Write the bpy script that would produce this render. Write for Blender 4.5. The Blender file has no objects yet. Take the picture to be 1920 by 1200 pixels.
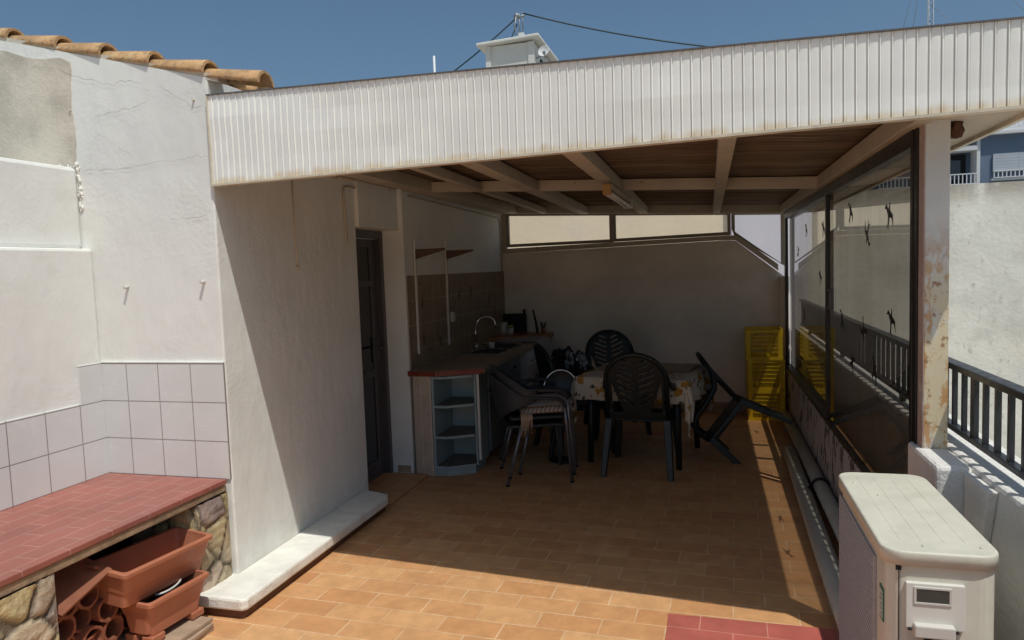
import bpy, bmesh, math, random
from mathutils import Vector, Matrix, noise
random.seed(7)
S=bpy.context.scene; COL=S.collection
R=math.radians
# ---------------------------------------------------------------- camera
def v3(a): return Vector(a)
F_PX=1330.0
_y=Vector((370,-110,F_PX)).normalized()
_h=Vector((-630,-75,F_PX)).normalized()
_up=_y.cross(_h).normalized()
if _up.y>0: _up=-_up
_rt=_up.cross(_y)
if _rt.x<0: _rt=-_rt
# camera frame (x right, y down, z forward) -> world rows (right, forward, up)
def c2w(v): return Vector((_rt.dot(v),_y.dot(v),_up.dot(v)))
cx=c2w(Vector((1,0,0))); cy=c2w(Vector((0,-1,0))); cz=c2w(Vector((0,0,-1)))
cd=bpy.data.cameras.new('camera'); cam=bpy.data.objects.new('camera',cd); COL.objects.link(cam)
m=Matrix((( cx.x,cy.x,cz.x,0),(cx.y,cy.y,cz.y,0),(cx.z,cy.z,cz.z,1.62),(0,0,0,1)))
cam.matrix_world=m
cd.sensor_width=36; cd.lens=F_PX/1920*36; cd.clip_start=.02; cd.clip_end=2000
S.camera=cam
# ---------------------------------------------------------------- world and sun
SUN=Vector((.34,-.33,1)).normalized()      # towards the sun
el=math.asin(SUN.z); az=math.atan2(SUN.x,SUN.y)
W=bpy.data.worlds.new('World'); S.world=W; W.use_nodes=True
nt=W.node_tree; nt.nodes.clear()
sky=nt.nodes.new('ShaderNodeTexSky'); sky.sky_type='NISHITA'; sky.sun_disc=False
sky.sun_elevation=el; sky.sun_rotation=az; sky.air_density=1.0; sky.dust_density=2.5; sky.ozone_density=4.0; sky.altitude=0
mul=nt.nodes.new('ShaderNodeMix'); mul.data_type='RGBA'; mul.blend_type='MULTIPLY'; mul.inputs[0].default_value=1
mul.inputs[7].default_value=(.82,.92,.90,1)
bg=nt.nodes.new('ShaderNodeBackground'); bg.inputs[1].default_value=.090
wo=nt.nodes.new('ShaderNodeOutputWorld')
nt.links.new(sky.outputs[0],mul.inputs[6]); nt.links.new(mul.outputs[2],bg.inputs[0]); nt.links.new(bg.outputs[0],wo.inputs[0])
sl=bpy.data.lights.new('sun','SUN'); sl.energy=2.9; sl.angle=R(.5); sl.color=(1,.965,.88)
so=bpy.data.objects.new('sun',sl); COL.objects.link(so)
so.rotation_euler=SUN.to_track_quat('Z','Y').to_euler(); so.location=(5,-5,12)
S.view_settings.view_transform='Standard'; S.view_settings.look='None'; S.view_settings.exposure=.08; S.view_settings.gamma=1
S.render.engine='CYCLES'
S.cycles.max_bounces=10; S.cycles.diffuse_bounces=6; S.cycles.glossy_bounces=4; S.cycles.transparent_max_bounces=12

# ---------------------------------------------------------------- materials
def _mix(nt,a,b,fac,blend='MIX'):
    n=nt.nodes.new('ShaderNodeMix'); n.data_type='RGBA'; n.blend_type=blend
    for sock,v in ((n.inputs[0],fac),(n.inputs[6],a),(n.inputs[7],b)):
        if hasattr(v,'is_output'): nt.links.new(v,sock)
        elif isinstance(v,(int,float)): sock.default_value=v
        else: sock.default_value=(*v,1)
    return n.outputs[2]
def _ramp(nt,f,lo,hi):
    n=nt.nodes.new('ShaderNodeMapRange'); n.inputs[1].default_value=lo; n.inputs[2].default_value=hi
    n.interpolation_type='SMOOTHSTEP'
    nt.links.new(f,n.inputs[0]); return n.outputs[0]
def _noise(nt,vec,scale,detail=4,rough=.55,stretch=None):
    if stretch:
        mp=nt.nodes.new('ShaderNodeMapping'); mp.inputs[3].default_value=stretch
        nt.links.new(vec,mp.inputs[0]); vec=mp.outputs[0]
    n=nt.nodes.new('ShaderNodeTexNoise'); n.inputs['Scale'].default_value=scale
    n.inputs['Detail'].default_value=detail; n.inputs['Roughness'].default_value=rough
    nt.links.new(vec,n.inputs['Vector']); return n.outputs['Fac']
def _math(nt,op,a,b):
    n=nt.nodes.new('ShaderNodeMath'); n.operation=op
    for s,v in ((n.inputs[0],a),(n.inputs[1],b)):
        if hasattr(v,'is_output'): nt.links.new(v,s)
        else: s.default_value=v
    return n.outputs[0]
def M(name,col,rough=.6,metal=0,vary=.12,vs=3,bump=0,bs=40,bd=.01,stains=(),attr=None,brick=None,spec=.5,coat=0,zband=None,broad=0):
    """procedural material. stains: list of (colour, scale, lo, hi, stretch). brick: dict. zband: (z0,z1,colour) wear near a height"""
    mt=bpy.data.materials.new(name); mt.use_nodes=True; nt=mt.node_tree
    b=nt.nodes['Principled BSDF']; tc=nt.nodes.new('ShaderNodeTexCoord'); vec=tc.outputs['Object']
    b.inputs['Metallic'].default_value=metal; b.inputs['Roughness'].default_value=rough
    b.inputs['Specular IOR Level'].default_value=spec; b.inputs['Coat Weight'].default_value=coat
    if attr:
        an=nt.nodes.new('ShaderNodeAttribute'); an.attribute_name=attr; c=an.outputs['Color']
    else:
        rg=nt.nodes.new('ShaderNodeRGB'); rg.outputs[0].default_value=(*col,1); c=rg.outputs[0]
    hgt=None
    if brick:
        sp=nt.nodes.new('ShaderNodeSeparateXYZ'); cb=nt.nodes.new('ShaderNodeCombineXYZ'); nt.links.new(vec,sp.inputs[0])
        ax={'xy':(0,1),'xz':(0,2),'yz':(1,2),'yx':(1,0)}[brick.get('plane','xy')]
        nt.links.new(sp.outputs[ax[0]],cb.inputs[0]); nt.links.new(sp.outputs[ax[1]],cb.inputs[1])
        mp=nt.nodes.new('ShaderNodeMapping'); mp.inputs[1].default_value=(*brick.get('org',(0,0)),0)
        mp.inputs[2].default_value=(0,0,brick.get('rot',0)); nt.links.new(cb.outputs[0],mp.inputs[0])
        bv=mp.outputs[0]
        if brick.get('wob'):
            wn=nt.nodes.new('ShaderNodeTexNoise'); wn.inputs['Scale'].default_value=6; nt.links.new(bv,wn.inputs['Vector'])
            sc=nt.nodes.new('ShaderNodeVectorMath'); sc.operation='SCALE'; sc.inputs[3].default_value=brick['wob']
            nt.links.new(wn.outputs['Color'],sc.inputs[0]); ad=nt.nodes.new('ShaderNodeVectorMath'); ad.operation='ADD'
            nt.links.new(bv,ad.inputs[0]); nt.links.new(sc.outputs[0],ad.inputs[1]); bv=ad.outputs[0]
        bt=nt.nodes.new('ShaderNodeTexBrick'); nt.links.new(bv,bt.inputs['Vector'])
        bt.offset=brick.get('offset',.5); bt.inputs['Scale'].default_value=1
        bt.inputs['Brick Width'].default_value=brick['w']; bt.inputs['Row Height'].default_value=brick['h']
        bt.inputs['Mortar Size'].default_value=brick.get('ms',.004); bt.inputs['Mortar Smooth'].default_value=brick.get('smooth',.3)
        bt.inputs['Color1'].default_value=(*col,1); bt.inputs['Color2'].default_value=(*brick.get('c2',col),1)
        bt.inputs['Mortar'].default_value=(*brick['mortar'],1); bt.inputs['Bias'].default_value=0
        c=bt.outputs['Color']; hgt=_math(nt,'MULTIPLY',bt.outputs['Fac'],-brick.get('depth',1.0))
        if brick.get('mvary'):   # mortar that fades into the tile in places
            f=_ramp(nt,_noise(nt,vec,5,3),.42,.62)
            bt2=_mix(nt,c,col,_math(nt,'MULTIPLY',f,_math(nt,'MULTIPLY',bt.outputs['Fac'],brick['mvary'])))
            c=bt2
    if vary:
        f=_noise(nt,vec,vs,5,.6); r=_ramp(nt,f,.3,.7)
        dark=_mix(nt,(1-vary,)*3,(1+vary*.6,)*3,r); c=_mix(nt,c,dark,1.0,'MULTIPLY')
    for st in stains:
        sc_,lo,hi=st[1],st[2],st[3]; stretch=st[4] if len(st)>4 else None
        amt=st[5] if len(st)>5 else 1.0
        f=_ramp(nt,_noise(nt,vec,sc_,7,.65,stretch),lo,hi)
        if amt!=1: f=_math(nt,'MULTIPLY',f,amt)
        if len(st)>6:
            sz=nt.nodes.new('ShaderNodeSeparateXYZ'); nt.links.new(vec,sz.inputs[0]); f=_math(nt,'MULTIPLY',f,_ramp(nt,sz.outputs[2],st[6][0],st[6][1]) if st[6][0]<st[6][1] else _math(nt,'SUBTRACT',1.0,_ramp(nt,sz.outputs[2],st[6][1],st[6][0])))
        c=_mix(nt,c,st[0],f)
    if zband:
        sp=nt.nodes.new('ShaderNodeSeparateXYZ'); nt.links.new(vec,sp.inputs[0])
        n=_math(nt,'MULTIPLY',_math(nt,'SUBTRACT',_noise(nt,vec,14,4,.6,(1,1,.25)),.5),zband[3] if len(zband)>3 else .1)
        f=_ramp(nt,_math(nt,'ADD',sp.outputs[2],n),zband[0],zband[1]); c=_mix(nt,c,zband[2],_math(nt,'SUBTRACT',1.0,f) if zband[0]<zband[1] else f)
    nt.links.new(c,b.inputs['Base Color'])
    if bump or hgt is not None:
        bm_=nt.nodes.new('ShaderNodeBump'); bm_.inputs['Distance'].default_value=bd; bm_.inputs['Strength'].default_value=max(bump,.3)
        h=_noise(nt,vec,bs,6,.6)
        if broad: h=_math(nt,'MULTIPLY',h,_ramp(nt,_noise(nt,vec,1.7,3),.3,.75)); h=_math(nt,'ADD',h,_math(nt,'MULTIPLY',_noise(nt,vec,8,2,.5,(1,1,.5)),broad))
        if not bump: h=_math(nt,'MULTIPLY',h,0.05)
        if hgt is not None: h=_math(nt,'ADD',h,hgt)
        nt.links.new(h,bm_.inputs['Height']); nt.links.new(bm_.outputs[0],b.inputs['Normal'])
    if rough>.15:
        rr=_ramp(nt,_noise(nt,vec,vs*4,4),.2,.8); q=nt.nodes.new('ShaderNodeMapRange')
        q.inputs[3].default_value=max(0,rough-.1); q.inputs[4].default_value=min(1,rough+.1); nt.links.new(rr,q.inputs[0]); nt.links.new(q.outputs[0],b.inputs['Roughness'])
    return mt
def M_glass(name,tint,ior=1.5,dirt=0.0,dirtcol=(.3,.28,.24)):
    mt=bpy.data.materials.new(name); mt.use_nodes=True; nt=mt.node_tree; nt.nodes.clear()
    o=nt.nodes.new('ShaderNodeOutputMaterial'); t=nt.nodes.new('ShaderNodeBsdfTransparent'); g=nt.nodes.new('ShaderNodeBsdfGlossy')
    t.inputs[0].default_value=(*tint,1); g.inputs['Roughness'].default_value=.01; g.inputs['Color'].default_value=(1,1,1,1)
    lw=nt.nodes.new('ShaderNodeLayerWeight'); lw.inputs[0].default_value=.5; mx=nt.nodes.new('ShaderNodeMixShader')
    f5=_math(nt,'POWER',lw.outputs['Facing'],4.6); fr_=_math(nt,'ADD',_math(nt,'MULTIPLY',f5,.90),.07 if ior>1.5 else .05)
    nt.links.new(fr_,mx.inputs[0]); nt.links.new(t.outputs[0],mx.inputs[1]); nt.links.new(g.outputs[0],mx.inputs[2])
    out=mx.outputs[0]
    if dirt:
        tc=nt.nodes.new('ShaderNodeTexCoord'); d=nt.nodes.new('ShaderNodeBsdfDiffuse'); d.inputs[0].default_value=(*dirtcol,1)
        f=_ramp(nt,_noise(nt,tc.outputs['Object'],7,6,.6,(1,1,.12)),.35,.8); f=_math(nt,'MULTIPLY',f,dirt)
        m2=nt.nodes.new('ShaderNodeMixShader'); nt.links.new(f,m2.inputs[0]); nt.links.new(out,m2.inputs[1]); nt.links.new(d.outputs[0],m2.inputs[2]); out=m2.outputs[0]
    nt.links.new(out,o.inputs[0]); return mt

plaster=M('white_plaster',(.79,.80,.765),.85,vary=.05,vs=2.2,bump=.5,bs=42,bd=.008,broad=1.6,stains=[((.66,.64,.58),4,.56,.8,(1,1,.10),.35),((.60,.55,.47),7,.40,.72,None,.55,(.42,.08)),((.60,.57,.50),2.6,.58,.85,None,.45),((.80,.79,.77),9,.5,.7,None,.5)])
plaster_in=M('shade_plaster',(.78,.74,.68),.85,vary=.09,vs=1.6,bump=.45,bs=45,bd=.006,stains=[((.52,.46,.38),2.0,.55,.85,None,.5)])
plaster_back=M('back_wall_paint',(.85,.78,.69),.85,vary=.12,vs=1.3,bump=.4,bs=40,bd=.006,stains=[((.45,.40,.34),1.6,.52,.85,None,.5)])
render_grey=M('bare_render',(.61,.56,.47),.92,vary=.22,vs=4,bump=.6,bs=60,bd=.006,stains=[((.70,.66,.57),2,.5,.8,None,.7),((.45,.40,.31),4,.55,.9,None,.5)])
ledge_w=M('ledge_paint',(.80,.79,.73),.8,vary=.08,vs=8,bump=.9,bs=60,bd=.008,broad=2.5,stains=[((.50,.40,.28),9,.45,.75,None,.6,(.075,.05)),((.40,.33,.24),45,.70,.76,None,.7),((.58,.52,.42),14,.66,.8,None,.6)])
terra_floor=M('terracotta_floor',(.56,.275,.118),.55,vary=.12,vs=11,bump=.4,bs=75,bd=.004,
   brick=dict(plane='xy',w=.285,h=.143,ms=.0048,c2=(.645,.365,.17),mortar=(.72,.50,.30),org=(.03,.035),rot=.035,wob=.004,smooth=.6,depth=.6,mvary=.5),
   stains=[((.45,.19,.085),3.5,.52,.8,None,.3),((.32,.145,.065),42,.56,.74,None,.4),((.34,.145,.06),2.2,.56,.8,None,.25),((.70,.43,.21),9,.55,.8,None,.25),((.20,.09,.045),24,.70,.8,None,.6),((.86,.74,.56),70,.74,.78,None,.7),((.42,.22,.11),1.1,.52,.75,None,.35)])
red_floor=M('red_tile_floor',(.42,.115,.09),.5,vary=.12,vs=5,bump=.2,bs=60,bd=.003,
   brick=dict(plane='xy',w=.285,h=.143,ms=.003,c2=(.50,.13,.10),mortar=(.58,.26,.19),org=(.03,.035),rot=.035,wob=.004,depth=.5),stains=[((.36,.09,.07),20,.6,.8,None,.5)])
red_bench=M('red_bench_tile',(.30,.105,.080),.42,vary=.12,vs=4,bump=.15,bs=50,bd=.002,
   brick=dict(plane='yx',w=.2,h=.1,ms=.0022,offset=.5,c2=(.33,.11,.085),mortar=(.46,.25,.20),org=(.0,.03),wob=.004,depth=.4),stains=[((.30,.13,.12),3,.5,.8,None,.6),((.43,.22,.17),11,.6,.85,None,.5)])
wtile_xz=M('white_tile_face',(.68,.69,.68),.22,vary=.04,vs=3,brick=dict(plane='xz',w=.2,h=.2,ms=.0028,offset=0,mortar=(.30,.27,.26),org=(.9625,.008),smooth=.1),bd=.002)
wtile_yz=M('white_tile_side',(.68,.69,.68),.22,vary=.04,vs=3,brick=dict(plane='yz',w=.2,h=.2,ms=.0028,offset=0,mortar=(.30,.27,.26),org=(-.03+.16,.008),smooth=.1),bd=.002)
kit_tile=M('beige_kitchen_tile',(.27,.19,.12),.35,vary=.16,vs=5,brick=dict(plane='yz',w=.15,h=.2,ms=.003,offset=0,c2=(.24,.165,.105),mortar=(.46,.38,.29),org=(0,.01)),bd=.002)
pillar_tile=M('pillar_tile',(.52,.42,.34),.4,vary=.14,vs=14,brick=dict(plane='xz',w=.08,h=.9,ms=.0025,offset=0,mortar=(.72,.66,.58),org=(-.035,0)),bd=.002)
work_tile=M('worktop_tile',(.33,.25,.17),.5,vary=.06,vs=6,brick=dict(plane='yx',w=.3,h=.3,ms=.002,offset=0,mortar=(.40,.32,.25)),bd=.001)
redwood=M('red_varnished_wood',(.21,.04,.02),.35,vary=.2,vs=10,stains=[((.12,.03,.015),8,.5,.8,(1,6,6),.6)])
orangewood=M('orange_wood',(.36,.13,.04),.4,vary=.25,vs=8,stains=[((.22,.07,.02),6,.5,.8,(1,8,8),.7)])
blue_mel=M('pale_blue_melamine',(.30,.385,.40),.5,vary=.08,vs=5)
grey_door=M('grey_cabinet',(.16,.19,.21),.5,vary=.1,vs=5)
brown_shelf=M('shelf_board',(.17,.13,.11),.5,vary=.15,vs=8)
steel=M('brushed_steel',(.5,.5,.5),.25,metal=1,vary=.05)
chrome=M('chrome',(.75,.75,.75),.12,metal=1,vary=0)
alu=M('aluminium_frame',(.09,.08,.085),.4,metal=.0,vary=.1)
alu_leg=M('anodised_leg',(.20,.21,.24),.35,metal=.6,vary=.05)
darkglass=M('dark_door_glass',(.012,.012,.014),.06,vary=0)
black=M('black_frame',(.016,.013,.012),.4,vary=.2,vs=12,stains=[((.09,.055,.035),18,.62,.75,None,.7)])
railm=M('black_railing_paint',(.022,.025,.03),.35,vary=.25,vs=12,stains=[((.10,.07,.06),30,.68,.8,None,.7)])
corr_white=M('white_corrugated_pvc',(.88,.89,.85),.45,vary=.05,vs=3,stains=[((.60,.47,.32),5,.68,.82,(1,1,.05),.55),((.66,.62,.52),5,.6,.85,(3,1,.3),.4)],zband=(2.078,2.12,(.72,.62,.46),.08))
trim_w=M('aged_trim',(.66,.60,.48),.55,vary=.15,vs=14,stains=[((.38,.25,.13),22,.6,.75,None,.7)])
capm=M('dark_cap_flashing',(.13,.13,.14),.5,vary=.2,vs=10)
ceilm=M('aged_roof_sheet',(.21,.15,.10),.7,vary=.25,vs=3,bump=.2,bs=30,stains=[((.10,.07,.045),2.2,.47,.60,(.12,13,1),.8),((.34,.28,.21),2,.52,.64,(.12,17,1),.65)])
beamm=M('painted_steel_beam',(.50,.435,.34),.6,vary=.12,vs=5,bump=.1,bs=40,bd=.003,stains=[((.25,.11,.055),13,.645,.70,None,.85),((.38,.29,.2),5,.5,.8,None,.5)])
pillarm=M('peeling_rusty_post',(.62,.62,.60),.6,vary=.1,vs=5,bump=.3,bs=60,bd=.003,stains=[((.66,.56,.36),7,.36,.52,(1,1,.5),.9,(1.65,1.40)),((.50,.26,.09),13,.47,.55,(1,1,.45),.9,(1.8,1.45)),((.27,.12,.045),30,.56,.64,None,.8,(1.75,1.5)),((.12,.055,.035),26,.70,.73,None,.9)],)
pinkm=M('pink_primer_side',(.47,.36,.32),.6,vary=.1,vs=8,bump=.4,bs=50,bd=.004,stains=[((.07,.03,.025),20,.64,.68,(1,1,.5),.95),((.60,.55,.52),10,.55,.65,None,.6)])
kerbm=M('peeling_kerb',(.52,.48,.47),.85,vary=.15,vs=6,bump=.5,bs=40,bd=.006,stains=[((.055,.04,.03),7,.52,.60,(1,1.2,.8),.92)])
parapetm=M('parapet_plaster',(.74,.73,.70),.85,vary=.08,vs=4,bump=.9,bs=38,bd=.012,stains=[((.60,.57,.50),8,.62,.8,None,.4)])
pvc=M('grey_white_tube',(.46,.46,.42),.45,vary=.12,vs=5,stains=[((.35,.33,.28),4,.5,.8,(4,.6,4),.5),((.2,.15,.1),40,.72,.76,None,.7)])
cream=M('cream_enamel',(.66,.65,.56),.38,vary=.06,vs=6,bump=.04,bs=60,bd=.002,stains=[((.52,.48,.38),7,.55,.85,None,.5),((.36,.31,.22),45,.70,.78,None,.5)])
cream_top=M('cream_enamel_dirty',(.61,.595,.50),.5,vary=.08,vs=9,bump=.05,bs=60,bd=.002,stains=[((.50,.49,.40),6,.5,.75,None,.6),((.62,.64,.60),18,.6,.8,None,.4)])
cream_panel=M('cream_panel',(.70,.69,.64),.35,vary=.04,vs=6,stains=[((.5,.45,.35),30,.7,.8,None,.5)])
grillem=M('ac_grille',(.40,.40,.42),.6,vary=.15,vs=120)
terracotta=M('terracotta_plastic',(.42,.155,.085),.5,vary=.1,vs=6,stains=[((.55,.27,.18),7,.55,.8,None,.45)])
skirtm=M('dark_skirting_tile',(.13,.055,.03),.7,vary=.25,vs=10)
clay=M('fired_clay',(.27,.095,.05),.8,vary=.22,vs=12,bump=.3,bs=60,bd=.003,stains=[((.45,.20,.11),9,.55,.75,None,.5)])
clay_pale=M('pale_clay',(.42,.30,.21),.85,vary=.2,vs=9,bump=.3,bs=60,bd=.003)
rooftile=M('barrel_roof_tile',(.50,.30,.145),.85,vary=.3,vs=9,bump=.6,bs=70,bd=.005,stains=[((.62,.46,.24),14,.5,.70,None,.7),((.22,.15,.09),38,.52,.64,None,.75),((.10,.08,.06),16,.60,.72,None,.8),((.30,.26,.20),6,.55,.8,None,.5)])
stone=M('rubble_stone',(.4,.35,.25),.9,vary=.3,vs=9,bump=.8,bs=40,bd=.012,attr='Col',stains=[((.50,.33,.13),4,.54,.8,None,.6),((.20,.17,.13),16,.6,.78,None,.5)])
greenpl=M('dark_green_plastic',(.006,.011,.012),.42,vary=.1,vs=8)
greypl=M('charcoal_plastic',(.032,.034,.040),.5,vary=.1,vs=30)
yellow=M('yellow_crate_plastic',(.86,.58,.015),.45,vary=.12,vs=8)
fabric_s=M('striped_cushion',(.68,.62,.55),.9,vary=.1,vs=20,brick=dict(plane='yx',w=9,h=.03,ms=.007,offset=0,mortar=(.50,.25,.15),smooth=.3),bd=.001)
fabric_g=M('grey_cushion',(.42,.38,.36),.9,vary=.12,vs=15)
fringe=M('beige_fringe',(.60,.43,.30),.9,vary=.1)
blackfab=M('black_fabric',(.012,.012,.014),.8,vary=.3,vs=12)
silver=M('silver_wrap',(.35,.36,.38),.3,metal=.6,vary=.3,vs=14)
white_app=M('appliance_enamel',(.42,.43,.45),.35,vary=.08,vs=4)
sheetm=M('pale_cloth',(.36,.35,.34),.95,vary=.15,vs=9,bump=.4,bs=14,bd=.01)
white_pl=M('white_plastic',(.62,.60,.56),.4,vary=.05)
cream_cord=M('cream_cord',(.62,.52,.42),.6,vary=.05)
nb_stain=M('stained_neighbour_render',(.80,.78,.70),.95,vary=.14,vs=1.2,bump=.4,bs=14,bd=.02,stains=[((.54,.52,.46),1.4,.5,.75,None,.65),((.86,.84,.77),2.2,.5,.75,None,.5),((.36,.34,.31),8,.57,.70,(1,1,.6),.55),((.80,.70,.58),.7,.5,.7,(1,1,2),.4),((.34,.30,.25),3,.3,.55,(1,1,.25),.85,(2.15,2.56))])
# dark weathering sits along the top of that wall
nb_cream=M('cream_neighbour_render',(.86,.72,.53),.9,vary=.06,vs=.8,bump=.2,bs=10,bd=.01,stains=[((.72,.66,.66),.5,.5,.75,None,.7)])
bluewall=M('blue_grey_facade',(.13,.18,.26),.85,vary=.08,vs=1.0)
whitewall=M('white_facade',(.62,.63,.64),.85,vary=.05,vs=1)
whitemetal=M('white_metal',(.66,.68,.70),.5,vary=.04)
shutterm=M('roller_shutter',(.42,.46,.52),.6,vary=.05,brick=dict(plane='xz',w=9,h=.09,ms=.008,offset=0,mortar=(.30,.33,.38)),bd=.01)
towerm=M('tower_plaster',(.70,.69,.64),.85,vary=.07,vs=1.2,stains=[((.52,.52,.46),1,.55,.8,None,.5)])
cablem=M('cable_black',(.02,.04,.05),.6,vary=0)
galv=M('galvanised_steel',(.25,.28,.30),.5,metal=.5,vary=.1)
groundm=M('far_ground',(.44,.41,.35),.95,vary=.2,vs=.1)
greenlab=M('green_label',(.04,.17,.10),.5,vary=0); whitelab=M('label_paper',(.6,.62,.6),.5,vary=0)
crackm=M('crack_dark',(.40,.38,.34),.9,vary=.2,vs=20)
birdm=M('black_sticker',(.006,.006,.007),.5,vary=0)
yellowcap=M('yellowed_end_cap',(.40,.23,.07),.5,vary=.1)
tubem=M('lamp_tube',(.6,.6,.58),.3,vary=0)
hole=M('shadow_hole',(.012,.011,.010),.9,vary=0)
# patterned tablecloth
def cloth_mat():
    mt=M('fruit_print_cloth',(.60,.54,.44),.85,vary=.08,vs=8); nt=mt.node_tree; b=nt.nodes['Principled BSDF']
    c=b.inputs['Base Color'].links[0].from_socket; tc=nt.nodes.new('ShaderNodeTexCoord')
    def blobs(sc,thr,col,c):
        v=nt.nodes.new('ShaderNodeTexVoronoi'); v.inputs['Scale'].default_value=sc; v.inputs['Randomness'].default_value=.9
        nn=nt.nodes.new('ShaderNodeTexNoise'); nn.inputs['Scale'].default_value=11; nt.links.new(tc.outputs['Object'],nn.inputs['Vector']); sc=nt.nodes.new('ShaderNodeVectorMath'); sc.operation='SCALE'; sc.inputs[3].default_value=.11; nt.links.new(nn.outputs['Color'],sc.inputs[0]); ad=nt.nodes.new('ShaderNodeVectorMath'); nt.links.new(tc.outputs['Object'],ad.inputs[0]); nt.links.new(sc.outputs[0],ad.inputs[1]); nt.links.new(ad.outputs[0],v.inputs['Vector']); f=_ramp(nt,v.outputs['Distance'],thr+.04,thr)
        return _mix(nt,c,col,f)
    c=blobs(9,.33,(.42,.22,.03),c); c=blobs(15,.2,(.08,.09,.05),c); c=blobs(21,.15,(.35,.10,.05),c)
    nt.links.new(c,b.inputs['Base Color']); return mt
clothm=cloth_mat()
tabletopm=M('table_cover',(.30,.20,.13),.45,vary=.3,vs=7,stains=[((.45,.32,.12),7,.5,.7,(1,4,1),.7),((.14,.09,.06),9,.55,.7,(1,5,1),.7)])

# ---------------------------------------------------------------- mesh builder
class B:
    def __init__(s): s.bm=bmesh.new(); s.col={}
    def box(s,x0,x1,y0,y1,z0,z1,mi=0,mat=None,bev=0):
        r=bmesh.ops.create_cube(s.bm,size=1)['verts']
        for v in r: v.co=Vector(((x0+x1)/2+v.co.x*(x1-x0),(y0+y1)/2+v.co.y*(y1-y0),(z0+z1)/2+v.co.z*(z1-z0)))
        fs={f for v in r for f in v.link_faces}
        for f in fs: f.material_index=mi
        if bev:
            es=list({e for v in r for e in v.link_edges}); g=bmesh.ops.bevel(s.bm,geom=es,offset=bev,segments=2,affect='EDGES',profile=.6)
            r=[v for v in {v for f in g['faces'] for v in f.verts}|{v for v in r if v.is_valid}]
        if mat is not None:
            for v in r: v.co=mat@v.co
        return s
    def face(s,pts,mi=0):
        f=s.bm.faces.new([s.bm.verts.new(p) for p in pts]); f.material_index=mi; return f
    def prism(s,pts,ext,mi=0,sides=None):
        """closed polygon pts (3D, planar) extruded by vector ext"""
        ext=Vector(ext); a=[s.bm.verts.new(p) for p in pts]; b=[s.bm.verts.new(Vector(p)+ext) for p in pts]; n=len(a)
        f1=s.bm.faces.new(a); f2=s.bm.faces.new(b[::-1]); fs=[f1,f2]
        for i in range(n): fs.append(s.bm.faces.new((a[i],b[i],b[(i+1)%n],a[(i+1)%n])))
        for f in fs: f.material_index=mi
        if sides is not None:
            for f in fs[2:]: f.material_index=sides
        return s
    def tube(s,pts,r,seg=8,mi=0,flat=1.0,cap=True,smooth=True,closed=False):
        pts=[Vector(p) for p in pts]; n=len(pts); rs=r if isinstance(r,(list,tuple)) else [r]*n
        rings=[]; prev=None
        for i,p in enumerate(pts):
            if closed: t=(pts[(i+1)%n]-pts[i-1])
            else: t=(pts[min(i+1,n-1)]-pts[max(i-1,0)])
            t.normalize()
            if prev is None:
                a=Vector((0,0,1)) if abs(t.z)<.9 else Vector((1,0,0)); u=t.cross(a).normalized()
            else: u=(prev-t*prev.dot(t)).normalized()
            prev=u; w=t.cross(u)
            rings.append([s.bm.verts.new(p+(u*math.cos(2*math.pi*k/seg)+w*math.sin(2*math.pi*k/seg)*flat)*rs[i]) for k in range(seg)])
        m=n if closed else n-1
        for i in range(m):
            A=rings[i]; Bq=rings[(i+1)%n]
            for k in range(seg):
                f=s.bm.faces.new((A[k],A[(k+1)%seg],Bq[(k+1)%seg],Bq[k])); f.material_index=mi; f.smooth=smooth
        if cap and not closed:
            f=s.bm.faces.new(rings[0][::-1]); f.material_index=mi; f=s.bm.faces.new(rings[-1]); f.material_index=mi
        return s
    def grid(s,fn,nu,nv,mi=0,keep=None,smooth=True):
        V=[[s.bm.verts.new(fn(i/nu,j/nv)) for j in range(nv+1)] for i in range(nu+1)]
        for i in range(nu):
            for j in range(nv):
                if keep and not keep((i+.5)/nu,(j+.5)/nv): continue
                f=s.bm.faces.new((V[i][j],V[i+1][j],V[i+1][j+1],V[i][j+1])); f.material_index=mi; f.smooth=smooth
        for v in [v for row in V for v in row if not v.link_faces]: s.bm.verts.remove(v)
        return s
    def lathe(s,prof,c=(0,0,0),seg=24,mi=0):
        c=Vector(c); rings=[[s.bm.verts.new(c+Vector((r*math.cos(2*math.pi*k/seg),r*math.sin(2*math.pi*k/seg),z))) for k in range(seg)] for r,z in prof]
        for A,Bq in zip(rings,rings[1:]):
            for k in range(seg):
                f=s.bm.faces.new((A[k],A[(k+1)%seg],Bq[(k+1)%seg],Bq[k])); f.smooth=True; f.material_index=mi
        return s
    def xf(s,mat):
        bmesh.ops.transform(s.bm,matrix=mat,verts=s.bm.verts); return s
    def build(s,name,mats,parent=None,solid=0,bevel=0,sub=0,normals=True):
        if normals: bmesh.ops.recalc_face_normals(s.bm,faces=s.bm.faces)
        me=bpy.data.meshes.new(name); s.bm.to_mesh(me); s.bm.free()
        for mm in (mats if isinstance(mats,(list,tuple)) else [mats]): me.materials.append(mm)
        o=bpy.data.objects.new(name,me); COL.objects.link(o)
        if parent is not None:
            o.parent=parent
            # world-placed meshes keep their own origin at the world origin
            if parent.get('_w'): o.location=-Vector(parent['_w'])
        if solid: q=o.modifiers.new('solid','SOLIDIFY'); q.thickness=solid; q.offset=0
        if bevel: q=o.modifiers.new('bevel','BEVEL'); q.width=bevel; q.segments=2; q.limit_method='ANGLE'; q.angle_limit=R(50)
        if sub: q=o.modifiers.new('sub','SUBSURF'); q.levels=sub; q.render_levels=sub
        return o
def tag(o,label=None,cat=None,group=None,kind=None):
    if label: o['label']=label
    if cat: o['category']=cat
    if group: o['group']=group
    if kind: o['kind']=kind
    return o
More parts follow.
